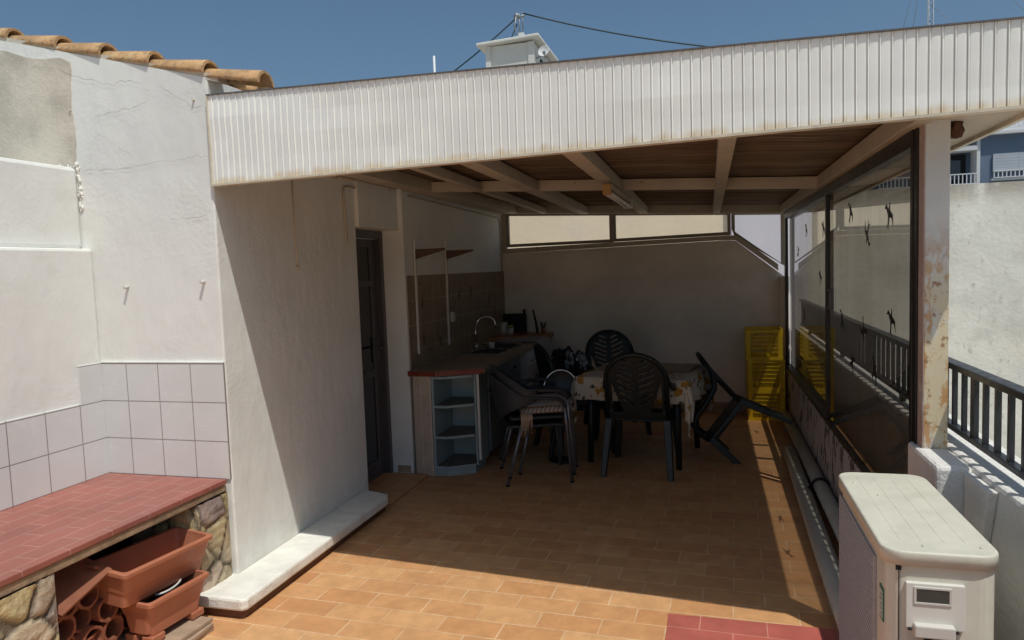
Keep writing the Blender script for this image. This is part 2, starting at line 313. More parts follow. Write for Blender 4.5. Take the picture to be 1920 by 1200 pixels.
def thing(name,label,cat,loc=(0,0,0),group=None,world=True,rot=None):
    o=bpy.data.objects.new(name,None); COL.objects.link(o); o.location=loc; o.empty_display_size=.1
    if world: o['_w']=tuple(loc)
    if rot: o.rotation_euler=rot
    return tag(o,label,cat,group)
def copy_tree(o,parent=None):
    c=o.copy(); COL.objects.link(c)
    if parent: c.parent=parent
    for ch in list(o.children): copy_tree(ch,c)
    return c
def rotz(a): return Matrix.Rotation(a,4,'Z')

# ================================================================ SETTING
tag(B().box(-400,400,-400,400,-6.6,-6.5).build('ground',groundm),kind='structure')
tag(B().box(-3.6,1.02,-7,8.0,-.3,0).build('terrace_floor',terra_floor),kind='structure')
b=B(); b.box(-.205,.74,1.2,3.235,.0005,.004); tag(b.build('red_floor_patch',red_floor),kind='structure')

# ================================================================ HOUSE
H=thing('house','white plastered house wall with barrel tiled gable, doorway and low ledge','house',(-2.36,3.03,0))
def zg(x): return 2.604-.2555*(x+2.36)      # verge line of the gable
X0=-2.36
b=B()
# gable face (plane Y=3.03) and the wall running back from its corner
rc=[(X0-.010+.010*math.cos(a),3.04+.010*math.sin(a)) for a in (R(-90),R(-60),R(-30),R(0))]
b.prism([Vector((x,y,0)) for x,y in [(-5.2,3.03)]+rc+[(X0,4.482),(X0-.008,4.49),(X0-.3,4.49),(X0-.3,3.33),(-5.2,3.33)]],(0,0,2.6))
b.prism([(-5.2,3.03,2.6),(X0,3.03,2.6),(X0,3.03,zg(X0)),(-5.2,3.03,zg(-5.2))],(0,.3,0))
b.box(X0-.3,X0+.025,4.49,5.14,1.945,2.6)                 # over the doorway
b.prism([Vector((x,y,0)) for x,y in [(X0-.3,5.14),(-2.306,5.14),(-2.30,5.148),(-2.30,8.2),(X0-.3,8.2)]],(0,0,2.6))   # kitchen wall
b.box(-5.2,X0-.3,8.0,8.3,0,2.58); b.box(-5.2,-5.0,3.33,8.0,0,2.58)
# rough hand-trowelled front: jitter a subdivided copy of the corner
b.build('wall',plaster,H)
# ledge
b=B()
lp=[(-2.36,4.43),(-2.15,4.36),(-2.125,4.30),(-2.13,2.79),(-2.15,2.765),(-2.75,2.765),(-2.75,3.03),(-2.36,3.03)]
b.prism([(x,y,.045) for x,y in lp],(0,0,.06)); o=b.build('ledge',ledge_w,H,bevel=.012)
b=B(); b.box(-2.36,-2.155,2.79,4.32,.0,.045); b.box(-2.75,-2.36,2.79,3.02,0,.045); b.build('skirting',skirtm,H)
# bare render patch, ragged right edge
pts=[(-5.1,2.25),(-3.75,2.25),(-3.4,2.245),(-3.19,2.225)]
z=2.225
while z<2.79: pts.append((-3.185+random.uniform(-.004,.004)+.006*math.sin(z*19),z)); z+=.03
pts+=[(-3.24,2.795),(-3.35,2.80),(-3.45,2.815),(-3.6,2.87),(-3.75,2.90),(-5.1,3.2)]
B().prism([(x,3.026,zz) for x,zz in pts],(0,.004,0)).build('render_patch',render_grey,H)
# lumpy plaster edge beside the patch
b=B()
for k in range(46):
    t=k/45; zz=2.235-t*.42 if k<26 else 2.235
    xx=-3.178+random.uniform(-.01,.01) if k<26 else -3.19-(k-26)*.018
    zz=zz+random.uniform(-.008,.008); r=random.uniform(.003,.009)
    b.lathe([(0,-r*2),(r*.9,-r*.8),(r,0),(r*.9,r*.8),(0,r*2)],(xx,3.027,zz),7)
b.build('plaster_ridge',ledge_w,H)
# cracks
def crack(lines):
    for ln in lines:
        b=B(); P=[]
        for (xa,za),(xb,zb) in zip(ln,ln[1:]):
            for k in range(5):
                t=k/5; P.append((xa+(xb-xa)*t+random.uniform(-.005,.005),za+(zb-za)*t+random.uniform(-.006,.006)))
        P.append(ln[-1])
        for (xa,za),(xb,zb) in zip(P,P[1:]):
            w=random.uniform(.0004,.0014); b.face([(xa,3.0235,za-w),(xb,3.0235,zb-w),(xb,3.0235,zb+w),(xa,3.0235,za+w)])
        b.build('crack',crackm,H)
crack([[(-3.467,2.865),(-3.427,2.77),(-3.293,2.75),(-3.09,2.667),(-2.99,2.643),(-2.927,2.618),(-2.858,2.637),(-2.761,2.619),(-2.655,2.53)],
 [(-2.643,2.594),(-2.543,2.532),(-2.438,2.463),(-2.391,2.466)],[(-3.17,2.204),(-2.95,2.199),(-2.781,2.209),(-2.537,2.218),(-2.426,2.228),(-2.37,2.218)],
 [(-3.094,2.231),(-3.083,2.34),(-3.03,2.39),(-2.969,2.352),(-2.827,2.252)],[(-3.04,2.47),(-2.9,2.49),(-2.78,2.5),(-2.7,2.53)],
 [(-2.62,1.93),(-2.5,1.925),(-2.40,1.94)]])
# hooks in the wall
for (x,z) in ((-2.921,1.590),(-2.45,1.604),(-3.2,2.52),(-2.44,2.50)):
    B().tube([(x,3.03,z),(x,3.002 if z<2 else 3.018,z+.002)],.0085 if z<2 else .006,8).build('wall_peg',white_pl if z<2 else render_grey,H)
# barrel tile verge and the roof behind
RF=B()
def barrel(bm,x,y,L=.36,r0=.085,r1=.070,up=True,th=.014,j=0):
    """half-round tile running down +X along the slope, wide end downhill"""
    sl=-.2555; ang=math.atan(sl)
    def P(t,a,r): 
        px=x+t*L*math.cos(ang); pz=zg(x)+t*L*math.sin(ang)
        return Vector((px,y+r*math.cos(a)*1.02,pz-.020+(r*math.sin(a) if up else -r*math.sin(a)*.6+.03)+.012+j+t*.024))
    n=10; m=4
    for rr,fl in ((0,0),(th,1)):
        V=[[bm.bm.verts.new(P(t/m,math.pi*k/n,(r1+(r0-r1)*t/m)-rr)) for k in range(n+1)] for t in range(m+1)]
        if fl==0: A=V
        else: C_=V
        for i in range(m):
            for k in range(n):
                f=bm.bm.faces.new((V[i][k],V[i+1][k],V[i+1][k+1],V[i][k+1])); f.smooth=True
    for i in (0,m):
        for k in range(n): bm.bm.faces.new((A[i][k],A[i][k+1],C_[i][k+1],C_[i][k]))
    for k in (0,n):
        for i in range(m): bm.bm.faces.new((A[i][k],A[i+1][k],C_[i+1][k],C_[i][k]))
for row in range(7):
    yy=3.095+row*.21
    for k in range(11):
        if (row>0 and k==0) or (row>2 and k<2) or (row>4 and k<3): continue
        x=-2.42-k*.303+random.uniform(-.012,.012)
        barrel(RF,x,yy+random.uniform(-.008,.008),L=.35+random.uniform(-.01,.02),r0=.070+random.uniform(-.003,.005),r1=.050,j=.002+random.uniform(0,.004))
        if 0<row<6: barrel(RF,x-.1,yy+.105,L=.36,up=False,r0=.08,r1=.07,j=-.01)
RF.build('roof_tiles',rooftile,H)
b=B(); b.prism([(-5.3,3.036,zg(-5.3)-.01),(-2.30,3.036,zg(-2.30)-.01),(-2.30,3.036,zg(-2.30)+.022),(-5.3,3.036,zg(-5.3)+.022)],(0,.07,0)); b.build('verge_mortar',render_grey,H)
b=B(); b.prism([(-5.4,3.33,zg(-5.4)-.02),(-2.3,3.33,zg(-2.3)-.02),(-2.3,3.33,zg(-2.3)-.08),(-5.4,3.33,zg(-5.4)-.08)],(0,4.9,0)); b.build('roof_deck',clay_pale,H)
# roof lid of the dark room stays under the deck
# door
D=B(); yA,yB=4.49,5.14; xd=-2.475
D.box(xd-.05,xd,yA,yA+.045,.0,1.945); D.box(xd-.05,xd,yB-.05,yB,.0,1.945); D.box(xd-.05,xd,yA+.045,yB-.05,1.885,1.945)
fr=D.build('door_frame',alu,H,bevel=.003)
D=B(); xl=xd-.045
D.box(xl-.03,xl,yA+.05,yA+.10,.03,1.88); D.box(xl-.03,xl,yB-.12,yB-.055,.03,1.88); D.box(xl-.03,xl,yA+.10,yB-.12,.03,.16)
D.box(xl-.03,xl,yA+.10,yB-.12,1.82,1.88); D.box(xl-.03,xl,yA+.10,yB-.12,.82,.87); D.box(xl-.03,xl,yA+.10,yB-.12,1.52,1.56)
D=D.build('door',alu,H,bevel=.003)
B().box(xl-.02,xl-.012,yA+.12,yB-.14,.05,1.86).build('door_glass',darkglass,D); D.children[0].location=(0,0,0)
h=B(); h.box(xl,xl+.02,yB-.125,yB-.085,.92,1.12); h.tube([(xl+.02,yB-.105,1.04),(xl+.05,yB-.105,1.04),(xl+.055,yB-.22,1.035)],.009); h=h.build('door_handle',alu,D); h.location=(0,0,0)
b=B(); b.box(-2.66,-2.165,4.43,5.115,.004,.022); b.build('door_sill',terra_floor,H,bevel=.004)
b=B(); b.box(-2.43,-2.32,5.133,5.139,.022,.075); b.build('reveal_skirting',clay_pale,H)
# conduit pipes and cords on the shaded wall
b=B(); b.tube([(-2.352,3.718,2.19),(-2.352,3.72,1.67)],.0035,6); b.tube([(-2.352,3.72,1.68),(-2.345,3.728,1.655)],.009,6); b.build('pull_cord',cream_cord,H)
b=B(); b.tube([(-2.352,4.335,1.83),(-2.352,4.32,2.17),(-2.352,4.335,2.20),(-2.352,4.37,2.21),(-2.352,5.14,2.215),(-2.288,5.3,2.22),(-2.288,7.72,2.19),(-2.288,7.80,2.15),(-2.288,7.82,2.0),(-2.288,7.82,1.55)],.008,6); b.build('conduit',beamm,H)
b=B(); b.tube([(-2.345,3.6,2.262),(-2.345,5.14,2.262),(-2.28,5.2,2.262),(-2.28,7.88,2.235)],.012,8)
for y in (4.2,5.0,5.9,6.8): b.box(-2.36 if y<5.1 else -2.3,-2.33 if y<5.1 else -2.268,y,y+.02,2.24,2.28)
b.build('water_pipe',beamm,H)

# low boundary wall on the left with tiled splashback
Wl=thing('boundary_wall','white plastered side wall with stepped ledges and white glazed tile cladding','wall',(-3.3,2.0,0))
b=B(); b.box(-3.65,-3.13,-7,3.03,0,1.80); b.build('lower_wall',plaster,Wl,bevel=.015)
b=B(); b.box(-3.66,-3.187,-7,3.028,1.80,2.225); b.build('upper_wall',plaster,Wl,bevel=.02)
b=B(); b.box(-3.131,-3.122,-.5,3.03,.60,1.0); b.box(-3.131,-3.122,2.878,3.03,1.0,1.195); b.build('tile_cladding',wtile_yz,Wl,bevel=.0015)
# tiles on the gable belong to the house
b=B(); b.box(-3.122,-2.362,3.021,3.0305,.60,1.195); b.build('tile_cladding',wtile_xz,H,bevel=.0015)
b=B(); b.box(-3.13,-2.362,3.0185,3.03,1.195,1.202); b.build('tile_edge_trim',plaster,H)
b=B(); b.tube([(-3.10,3.01,.6),(-3.13,3.03,.6)],.004,6)
b.bm.free()

# masonry bench
BN=thing('masonry_bench','red tiled masonry bench on rubble stone piers against the white tiles','bench',(-2.7,2.2,0))
b=B(); b.box(-3.122,-2.385,-.2,3.0185,.575,.60,0); b.build('tiled_top',red_bench,BN,bevel=.004)
b=B(); b.box(-3.122,-2.392,-.2,3.0185,.535,.575); b.build('slab_edge',M('slab_edge_mortar',(.33,.235,.15),.9,vary=.3,vs=12,bump=.6,bs=50,bd=.008),BN,bevel=.006)
def rubble(name,x0,x1,y0,y1,z0,z1,seed,scale=8.0):
    """block with real bulging stones set in mortar, one colour per stone"""
    bm=bmesh.new(); st=.012; off=Vector((seed*3.1,seed*1.7,seed))
    cl=bm.loops.layers.float_color.new('Col')
    def col(p):
        d,pts=noise.voronoi(p*scale+off); e=d[1]-d[0]; c=pts[0]
        h=noise.noise(c*7.3+Vector((3,1,2)))*.5+.5; h2=noise.noise(c*5.1)*.5+.5
        st_=Vector((.50+.34*(h-.5),.42+.32*(h-.5)-.08*(h2-.5),.27+.30*(h2-.5)))
        k=min(1,max(0,(e-.035)/.05)); mo=Vector((.17,.14,.10)); cc=mo.lerp(st_,k); return e,k,cc
    faces=[('x',x1,1),('x',x0,-1),('y',y0,-1),('y',y1,1)]
    for ax,val,sg in faces:
        A0,A1=(y0,y1) if ax=='x' else (x0,x1); nu=max(2,int((A1-A0)/st)); nv=max(2,int((z1-z0)/st))
        V=[]
        for i in range(nu+1):
            row=[]
            for j in range(nv+1):
                a=A0+(A1-A0)*i/nu; z=z0+(z1-z0)*j/nv; p=Vector((val,a,z)) if ax=='x' else Vector((a,val,z))
                e,k,cc=col(p); edge=min(1,min(i,nu-i)/2)
                d=(k*.014+noise.noise(Vector((p.x*14,p.y*14,p.z*34)))*.009*k+noise.noise(p*60)*.003-.006)*edge
                q=p.copy()
                if ax=='x': q.x+=sg*d
                else: q.y+=sg*d
                row.append((bm.verts.new(q),cc))
            V.append(row)
        for i in range(nu):
            for j in range(nv):
                f=bm.faces.new((V[i][j][0],V[i+1][j][0],V[i+1][j+1][0],V[i][j+1][0])); f.smooth=True
                for l,cc in zip(f.loops,(V[i][j][1],V[i+1][j][1],V[i+1][j+1][1],V[i][j+1][1])): l[cl]=(*cc,1)
    b=B(); b.bm.free(); b.bm=bm
    return b.build(name,stone,BN)
rubble('stone_pier',-2.66,-2.385,2.80,3.018,.03,.535,3,5.2)
rubble('stone_pier',-2.80,-2.395,1.35,2.03,0,.535,17,6.0)
B().box(-3.12,-3.0,1.0,3.0,0,.535).build('bench_back_shade',hole,BN)  # black board along the wall, painted-in shade under the bench

# ================================================================ PERGOLA
PG=thing('pergola_roof','lean-to terrace roof with white corrugated fascia, painted beams and rusty post','pergola',(.8,2.97,0))
def zb(x): return 2.235-(x+2.12)*.0523
fa=Vector((-2.355,3.022)); fb=Vector((1.05,2.672)); fd=(fb-fa); FL=fd.length; fd/=FL; fn=Vector((fd.y,-fd.x))
def FP(s,d,z): p=fa+fd*s+fn*d; return Vector((p.x,p.y,z))
b=B(); pitch=.0368; n=int(FL/pitch)
prof=[(0,0),(.05,.0028),(.25,.0036),(.50,.0040),(.70,.0034),(.78,.002),(.80,.0),(.82,.007),(.86,.0078),(.90,.007),(.93,.001),(.96,.0)]
cols=[]
for k in range(n+1):
    for (u,d) in prof:
        s=(k+u)*pitch
        if s<=FL: cols.append((s,d))
def ztop(s): return 2.512-s/FL*.162
ring=[]
for s,d in cols:
    row=[]
    for j,t in enumerate((0,.25,.5,.75,1)):
        w=noise.noise(Vector((s*1.2,t*2,0)))*.006+noise.noise(Vector((s*9,t*3,5)))*.0015
        row.append(b.bm.verts.new(FP(s,d+w,2.082+(ztop(s)-2.082)*t)))
    ring.append(row)
for A,C_ in zip(ring,ring[1:]):
    for j in range(4): b.bm.faces.new((A[j],C_[j],C_[j+1],A[j+1]))
b.build('fascia_sheet',corr_white,PG,normals=True)
def bar(b,s0,s1,d0,d1,zf0,zf1,mi=0):
    q=[FP(s0,d0,zf0(s0)),FP(s1,d0,zf0(s1)),FP(s1,d1,zf0(s1)),FP(s0,d1,zf0(s0)),FP(s0,d0,zf1(s0)),FP(s1,d0,zf1(s1)),FP(s1,d1,zf1(s1)),FP(s0,d1,zf1(s0))]
    v=[b.bm.verts.new(p) for p in q]
    for idx in ((0,1,2,3),(4,5,6,7),(0,1,5,4),(1,2,6,5),(2,3,7,6),(3,0,4,7)): b.bm.faces.new([v[i] for i in idx]).material_index=mi
b=B(); bar(b,0,FL,-.022,.012,lambda s:ztop(s)+.001,lambda s:ztop(s)+.006); b.build('cap_flashing',capm,PG)
b=B(); bar(b,0,FL,-.03,.013,lambda s:2.074,lambda s:2.084); bar(b,0,.008,-.02,.012,lambda s:2.084,ztop); b.build('fascia_trim',trim_w,PG)
b=B(); bar(b,.05,FL,-.06,-.012,lambda s:2.10,lambda s:2.16); bar(b,.05,FL,-.06,-.012,lambda s:ztop(s)-.1,lambda s:ztop(s)-.03)
b.build('fascia_rail',beamm,PG)
# soffit strip behind the fascia on the right, rusty
b=B()
v=[(.78,2.72,2.10),(1.045,2.69,2.085),(1.045,7.9,2.085),(.88,7.9,2.10),(.78,2.95,2.10)]
b.prism([Vector(p) for p in v],(0,0,.012)); b.build('side_soffit',beamm,PG)
b=B(); b.box(1.035,1.055,2.70,7.95,2.07,2.24); b.build('side_fascia',trim_w,PG)
b=B(); b.lathe([(0,0),(.02,.005),(.030,.03),(.022,.05),(.03,.07)],(.875,2.98,2.035),9); b.box(.86,.885,2.95,3.06,2.065,2.10); b.build('rust_lump',M('heavy_rust',(.12,.045,.02),.95,vary=.5,vs=30,bump=1,bs=60,bd=.02),PG)
# corrugated roof sheet
b=B(); ny=170
def rs(u,v):
    x=-2.34+u*3.38; yf=2.95+(2.70-2.95)*u; y=yf+.07*(1-u)*(1-v)+(7.97-yf)*v
    return Vector((x,y,zb(x)+.094+.013*math.sin(y*2*math.pi/.085)))
b.grid(rs,6,480); b.build('roof_sheet',ceilm,PG,solid=.004)
# beams
def xbeam(y0,y1,xa,xb_,h,name,dz=0):
    b=B(); q=[(xa,y0,zb(xa)+dz),(xb_,y0,zb(xb_)+dz),(xb_,y0,zb(xb_)+h+dz),(xa,y0,zb(xa)+h+dz)]
    b.prism([Vector(p) for p in q],(0,y1-y0,0)); return b.build(name,beamm,PG,bevel=.003)
xbeam(5.20,5.26,-2.07,.74,.078,'cross_beam'); xbeam(7.78,7.84,-2.2,.76,.085,'cross_beam')
def rafter(x0,x1,y0,y1,dz=-.004,h=.075,xe=0):
    z0=zb((x0+x1)/2)+dz; b=B(); b.prism([(x0,y0,z0),(x1,y0,z0),(x1+xe,y1,z0),(x0+xe,y1,z0)],(0,0,h)); return b.build('rafter',beamm,PG,bevel=.003)
rafter(.045,.115,2.85,7.79); rafter(-.665,-.575,2.92,7.79,xe=-.05); rafter(-1.265,-1.165,2.98,7.79,xe=-.1); rafter(-1.64,-1.585,3.02,7.79,dz=.004,h=.06,xe=-.15)
rafter(-2.20,-2.07,3.08,7.79,dz=-.004,h=.088); rafter(.705,.775,2.78,7.79,dz=.002,h=.08)
# rusty white post
b=B(); b.box(.757,.761,2.92,3.04,.895,2.10,1); b.box(.761,.841,2.92,3.04,.895,2.10,0); b.build('post',[pillarm,pinkm],PG,bevel=.003)
b=B(); b.box(.749,.757,2.985,3.04,.80,2.12); b.build('post_flange',black,PG,bevel=.002)

# ================================================================ BACK WALL + WINDOWS
Y9=7.9
BW=thing('back_wall','plain shaded back wall with a strip of three windows above its sloping top','wall',(-.8,Y9,0))
b=B()
prof=[(-2.3,0),(.76,0),(.76,1.43),(.27,1.83),(.10,1.835),(-2.3,1.79)]
b.prism([(x,Y9,z) for x,z in prof],(0,.18,0)); b.box(.70,.79,7.78,7.899,0,1.44); b.build('wall',plaster_back,BW,bevel=.008)
b=B()  # sloping painted sill band
b.prism([(x,Y9-.03,z) for x,z in [(-2.28,1.79),(.10,1.838),(.27,1.832),(.69,1.50),(.69,1.565),(.285,1.885),(.10,1.885),(-2.28,1.845)]],(0,.03,0)); b.build('sill_band',beamm,BW)
b=B()  # broken plaster line under the sill
xx=-2.15
while xx<.1:
    L=.19; z0=1.745+(xx+2.15)*.035
    b.prism([(xx,Y9-.012,z0-.012),(xx+L,Y9-.02,z0+.012+.008),(xx+L,Y9-.02,z0+.022),(xx+.04,Y9-.012,z0+.002)],(0,.0118,0)); xx+=L+.012+random.uniform(0,.02)
b.prism([(.16,Y9-.02,1.80),(.22,Y9-.02,1.79),(.34,Y9-.012,1.71),(.3,Y9-.012,1.715)],(0,.0118,0))
b.build('plaster_lip',plaster_in,BW)
for (xa,xb_,za) in ((-2.30,-2.25,1.80),(-1.026,-1.024,1.86),(.23,.232,1.86),(.757,.79,1.44)):
    b=B(); b.box(xa,xb_,Y9+.002,Y9+.06,za,2.33); b.build('window_mullion',beamm,BW)
wins=[[(-2.215,1.895),(-1.06,1.902),(-1.06,2.165),(-2.215,2.22)],[(-.99,1.906),(.19,1.925),(.19,2.105),(-.99,2.16)],[(.265,1.925),(.275,1.915),(.722,1.57),(.722,2.08),(.265,2.10)]]
winmat=M_glass('clear_window',(.98,.98,.98),1.45,.03,(.5,.45,.38)); framem=M('painted_window_frame',(.30,.26,.21),.6,vary=.15,vs=6)
for w in wins:
    cxm=sum(p[0] for p in w)/len(w); czm=sum(p[1] for p in w)/len(w)
    o_=[]
    b=B(); n=len(w)
    def off(p,dd): # outward grow
        return (p[0]+(dd if p[0]>cxm else -dd), p[1]+(dd if p[1]>czm else -dd))
    out=[off(p,.034) for p in w]
    if n==5: out[1]=(w[1][0]-.015,w[1][1]-.035); out[2]=(w[2][0]+.033,w[2][1]-.02)
    for i in range(n):
        a,bq,c_,d_=w[i],w[(i+1)%n],out[(i+1)%n],out[i]
        b.prism([Vector((p[0],Y9+.0,p[1])) for p in (a,bq,c_,d_)],(0,.05,0))
    fr=b.build('window_frame',framem,BW,bevel=.002)
    g=B().face([Vector((p[0],Y9+.03,p[1])) for p in w]); 
    g=B(); g.face([Vector((p[0],Y9+.03,p[1])) for p in w]); g=g.build('window_pane',winmat,fr); g.location=(0,0,0)
# ================================================================ GLASS SCREEN
GS=thing('glass_screen','tinted sliding glass screen in black frames with bird stickers','glass screen',(.75,5.2,0))
KB=thing('kerb_wall','low kerb wall with peeling white paint under the glass screen','low wall',(.79,5.2,0))
b=B(); b.box(.742,.83,3.05,7.9,0,.50); b.build('kerb',kerbm,KB,bevel=.01)
gt=2.10
tint=M_glass('tinted_glass',(.38,.36,.33),1.55,.15,(.22,.18,.13))
b=B(); b.box(.745,.80,3.02,7.78,.503,.535); b.build('bottom_rail',black,GS,bevel=.002)
b=B(); b.box(.742,.80,3.02,7.78,gt-.075,gt+.02); b.build('top_rail',black,GS,bevel=.002)
for (y0,y1) in ((3.03,3.06),(5.10,5.145),(7.72,7.78)):
    b=B(); b.box(.745,.772,y0,y1,.535,gt-.075); b.build('stile',black,GS,bevel=.002)
for (y0,y1) in ((5.155,5.20),):
    b=B(); b.box(.776,.80,y0,y1,.535,gt-.075); b.build('stile',black,GS,bevel=.002)
pn1=B(); pn1.face([(.758,3.06,.535),(.758,5.10,.535),(.758,5.10,gt-.075),(.758,3.06,gt-.075)]); pn1=pn1.build('glass_pane',tint,GS)
pn2=B(); pn2.face([(.788,5.20,.535),(.788,7.72,.535),(.788,7.72,gt-.075),(.788,5.20,gt-.075)]); pn2=pn2.build('glass_pane',tint,GS)
h=B(); 
for (y0,y1,z0,z1) in ((4.93,5.02,1.40,1.415),(4.93,5.02,1.285,1.30),(4.93,4.945,1.30,1.40)): h.box(.735,.757,y0,y1,z0,z1)
h.build('pull_handle',alu,GS,bevel=.003)
def bird(y,z,s,ang,pane,x):
    P=[(0,.5),(.06,.35),(.10,.2),(.45,.30),(.62,.08),(.40,.14),(.10,-.02),(.07,-.28),(.18,-.5),(.0,-.36),(-.16,-.52),(-.07,-.28),(-.10,-.02),(-.38,.02),(-.66,-.22),(-.48,.16),(-.10,.22),(-.06,.36)]
    b=B(); ca,sa=math.cos(ang),math.sin(ang)
    b.face([(x,y+(p[0]*ca-p[1]*sa)*s,z+(p[0]*sa+p[1]*ca)*s) for p in P])
    o=b.build('bird_sticker',birdm,pane); o.location=(0,0,0)
for i,(y,z,a) in enumerate([(4.33,1.86,.5),(3.88,1.73,-2.6),(3.45,1.79,.3),(3.40,1.33,.2),(3.98,1.25,2.9),(4.60,1.24,.6),(4.27,1.02,-.5),(3.73,1.06,.9)]): bird(y,z,.135,a,pn1,.7568)
for i,(y,z,a) in enumerate([(6.45,1.85,.4),(7.02,1.69,2.5),(5.52,1.82,.3),(5.67,1.47,.2),(6.60,1.12,.6)]): bird(y,z,.135,a,pn2,.7868)

# long tubes lying along the kerb
t=thing('long_tube','thick pale grey tube lying on the floor, nearest the tiles','tube',(.55,4.5,0),'tubes along the kerb')
b=B(); b.tube([(.553,3.0,.055),(.565,3.9,.056),(.59,5.2,.056),(.608,6.05,.056)],.052,16); b.build('tube',pvc,t)
b=B(); b.tube([(.549,2.72,.06),(.553,3.0,.057)],.058,16); b.box(.50,.60,2.70,2.80,.0,.125,bev=.012); b.build('end_bracket',white_pl,t)
t=thing('long_tube','thinner pale grey tube tied with black strap, against the kerb wall','tube',(.69,5,0),'tubes along the kerb')
b=B(); b.tube([(.685,3.3,.115),(.69,5.2,.11),(.695,7.3,.10)],.045,16); b.build('tube',pvc,t)
b=B(); b.tube([(.685+.055*math.cos(a),4.95,.112+.055*math.sin(a)) for a in [k*math.pi/8 for k in range(16)]],.009,6,closed=True); b.tube([(.64,4.95,.14),(.60,4.93,.1),(.63,4.92,.03)],.006,6); b.build('strap',birdm,t)
for y in (3.6,5.4,7.0): B().box(.66,.73,y,y+.08,0,.066).build('wood_block',clay_pale,t)

# ================================================================ PARAPET AND RAILING
PP=thing('parapet','rough white plastered parapet wall along the right terrace edge','parapet',(.95,3,0))
b=B(); b.box(.848,1.04,-7,7.9,-.3,.90); b.box(.735,.848,2.67,3.04,0,.895); b.build('wall',parapetm,PP,bevel=.014)
# sloped plaster buttress on the inner face
b=B(); b.prism([(.848,2.67,.88),(.848,2.45,.88),(.848,2.66,.25)],(-.03,0,0)); b.build('buttress',parapetm,PP,bevel=.006)
RL=thing('balcony_railing','black metal railing of flat bars standing on the parapet','railing',(.91,3,.9))
b=B(); b.box(.885,.935,-2.0,7.85,1.175,1.20); b.build('top_rail',railm,RL,bevel=.004)
b=B(); b.box(.893,.927,-2.0,7.85,.935,.955); b.build('bottom_rail',railm,RL,bevel=.002)
proto=None; y=-1.95; k=0
while y<7.8 and k<100:
    if abs(((k+3)%8))<.1: wy=.04
    else: wy=.018
    b=B(); b.box(.902,.918,y-wy/2,y+wy/2,.955,1.175); b.build('baluster',railm,RL); y+=.107; k+=1
for y in (.5,2.2,3.85,5.5,7.2):
    b=B(); b.box(.897,.923,y-.015,y+.015,.899,.935); b.build('foot',railm,RL)

# ================================================================ AC UNIT
AC=thing('air_conditioner','cream outdoor air conditioning unit with dirty top beside the parapet','air conditioner',(.56,2.3,0))
x0,x1,y0,y1=.418,.690,1.945,2.655
def rrect(x0,x1,y0,y1,r,n=5):
    P=[]
    for cx_,cy_,a0 in ((x1-r,y1-r,0),(x0+r,y1-r,90),(x0+r,y0+r,180),(x1-r,y0+r,270)):
        for k in range(n+1): a=R(a0+90*k/n); P.append((cx_+r*math.cos(a),cy_+r*math.sin(a)))
    return P
b=B(); b.prism([(x,y,.10) for x,y in rrect(x0+.012,x1-.008,y0+.010,y1-.012,.045)],(0,0,.735)); b.build('casing',cream,AC)
tp=B(); P0=rrect(x0,x1,y0,y1,.055,6)
lay=[(.832,0),(.864,0),(.868,.0015),(.8697,.004),(.870,.008)]
rings=[]
for z,ins in lay: rings.append([tp.bm.verts.new((x,y,z)) for x,y in rrect(x0+ins,x1-ins,y0+ins,y1-ins,max(.055-ins,.01),6)])
for A,C_ in zip(rings,rings[1:]):
    for k in range(len(A)): f=tp.bm.faces.new((A[k],A[(k+1)%len(A)],C_[(k+1)%len(A)],C_[k])); f.smooth=True
tp.bm.faces.new(rings[-1]); tp.bm.faces.new(rings[0][::-1])
tp.build('top_cover',cream_top,AC)
b=B()
for xx in (.475,.525,.578,.628): b.box(xx-.0018,xx+.0018,2.03,2.59,.8697,.8706)
for (xx,yy) in ((.45,2.52),(.50,2.40),(.52,1.99),(.655,2.0)): b.lathe([(.004,.8705),(.004,.873),(0,.8735)],(xx,yy,0),8)
b.build('top_ribs',cream_top,AC)
# end face
b=B(); b.box(.470,.603,1.944,1.957,.672,.79); b.build('service_panel',cream_panel,AC,bevel=.002)
b=B(); zc=.757
b.box(.487,.573,1.941,1.945,.776,.782); b.box(.487,.573,1.941,1.945,.736,.742); b.box(.487,.493,1.941,1.945,.742,.776); b.box(.567,.573,1.941,1.945,.742,.776)
h=b.build('handle',white_pl,AC,bevel=.001)
h2=B().box(.493,.567,1.9425,1.9445,.742,.776).build('recess',M('recess_shade',(.07,.065,.055),.7,vary=.1),h); h2.location=(0,0,0)
b=B(); b.box(.486,.578,1.925,1.957,.655,.688); b.build('valve_cover',white_pl,AC,bevel=.004)
b=B(); 
for xx in (.478,.585): b.lathe([(0,0),(.005,0),(.005,.004),(0,.004)],(xx,1.942,.668),8)
for xx in (.448,): b.box(xx,xx+.012,1.951,1.956,.818,.830)
b.build('screw',hole,AC)
b=B(); b.box(.4545,.4562,1.9535,1.957,.12,.83); b.build('panel_seam',hole,AC)
b=B(); b.tube([(.52,1.95,.66),(.52,1.915,.62),(.515,1.91,.3),(.52,1.93,.05)],.011,8); b.tube([(.55,1.95,.66),(.55,1.92,.61),(.548,1.915,.3),(.55,1.93,.05)],.014,8); b.build('refrigerant_pipe',black,AC)
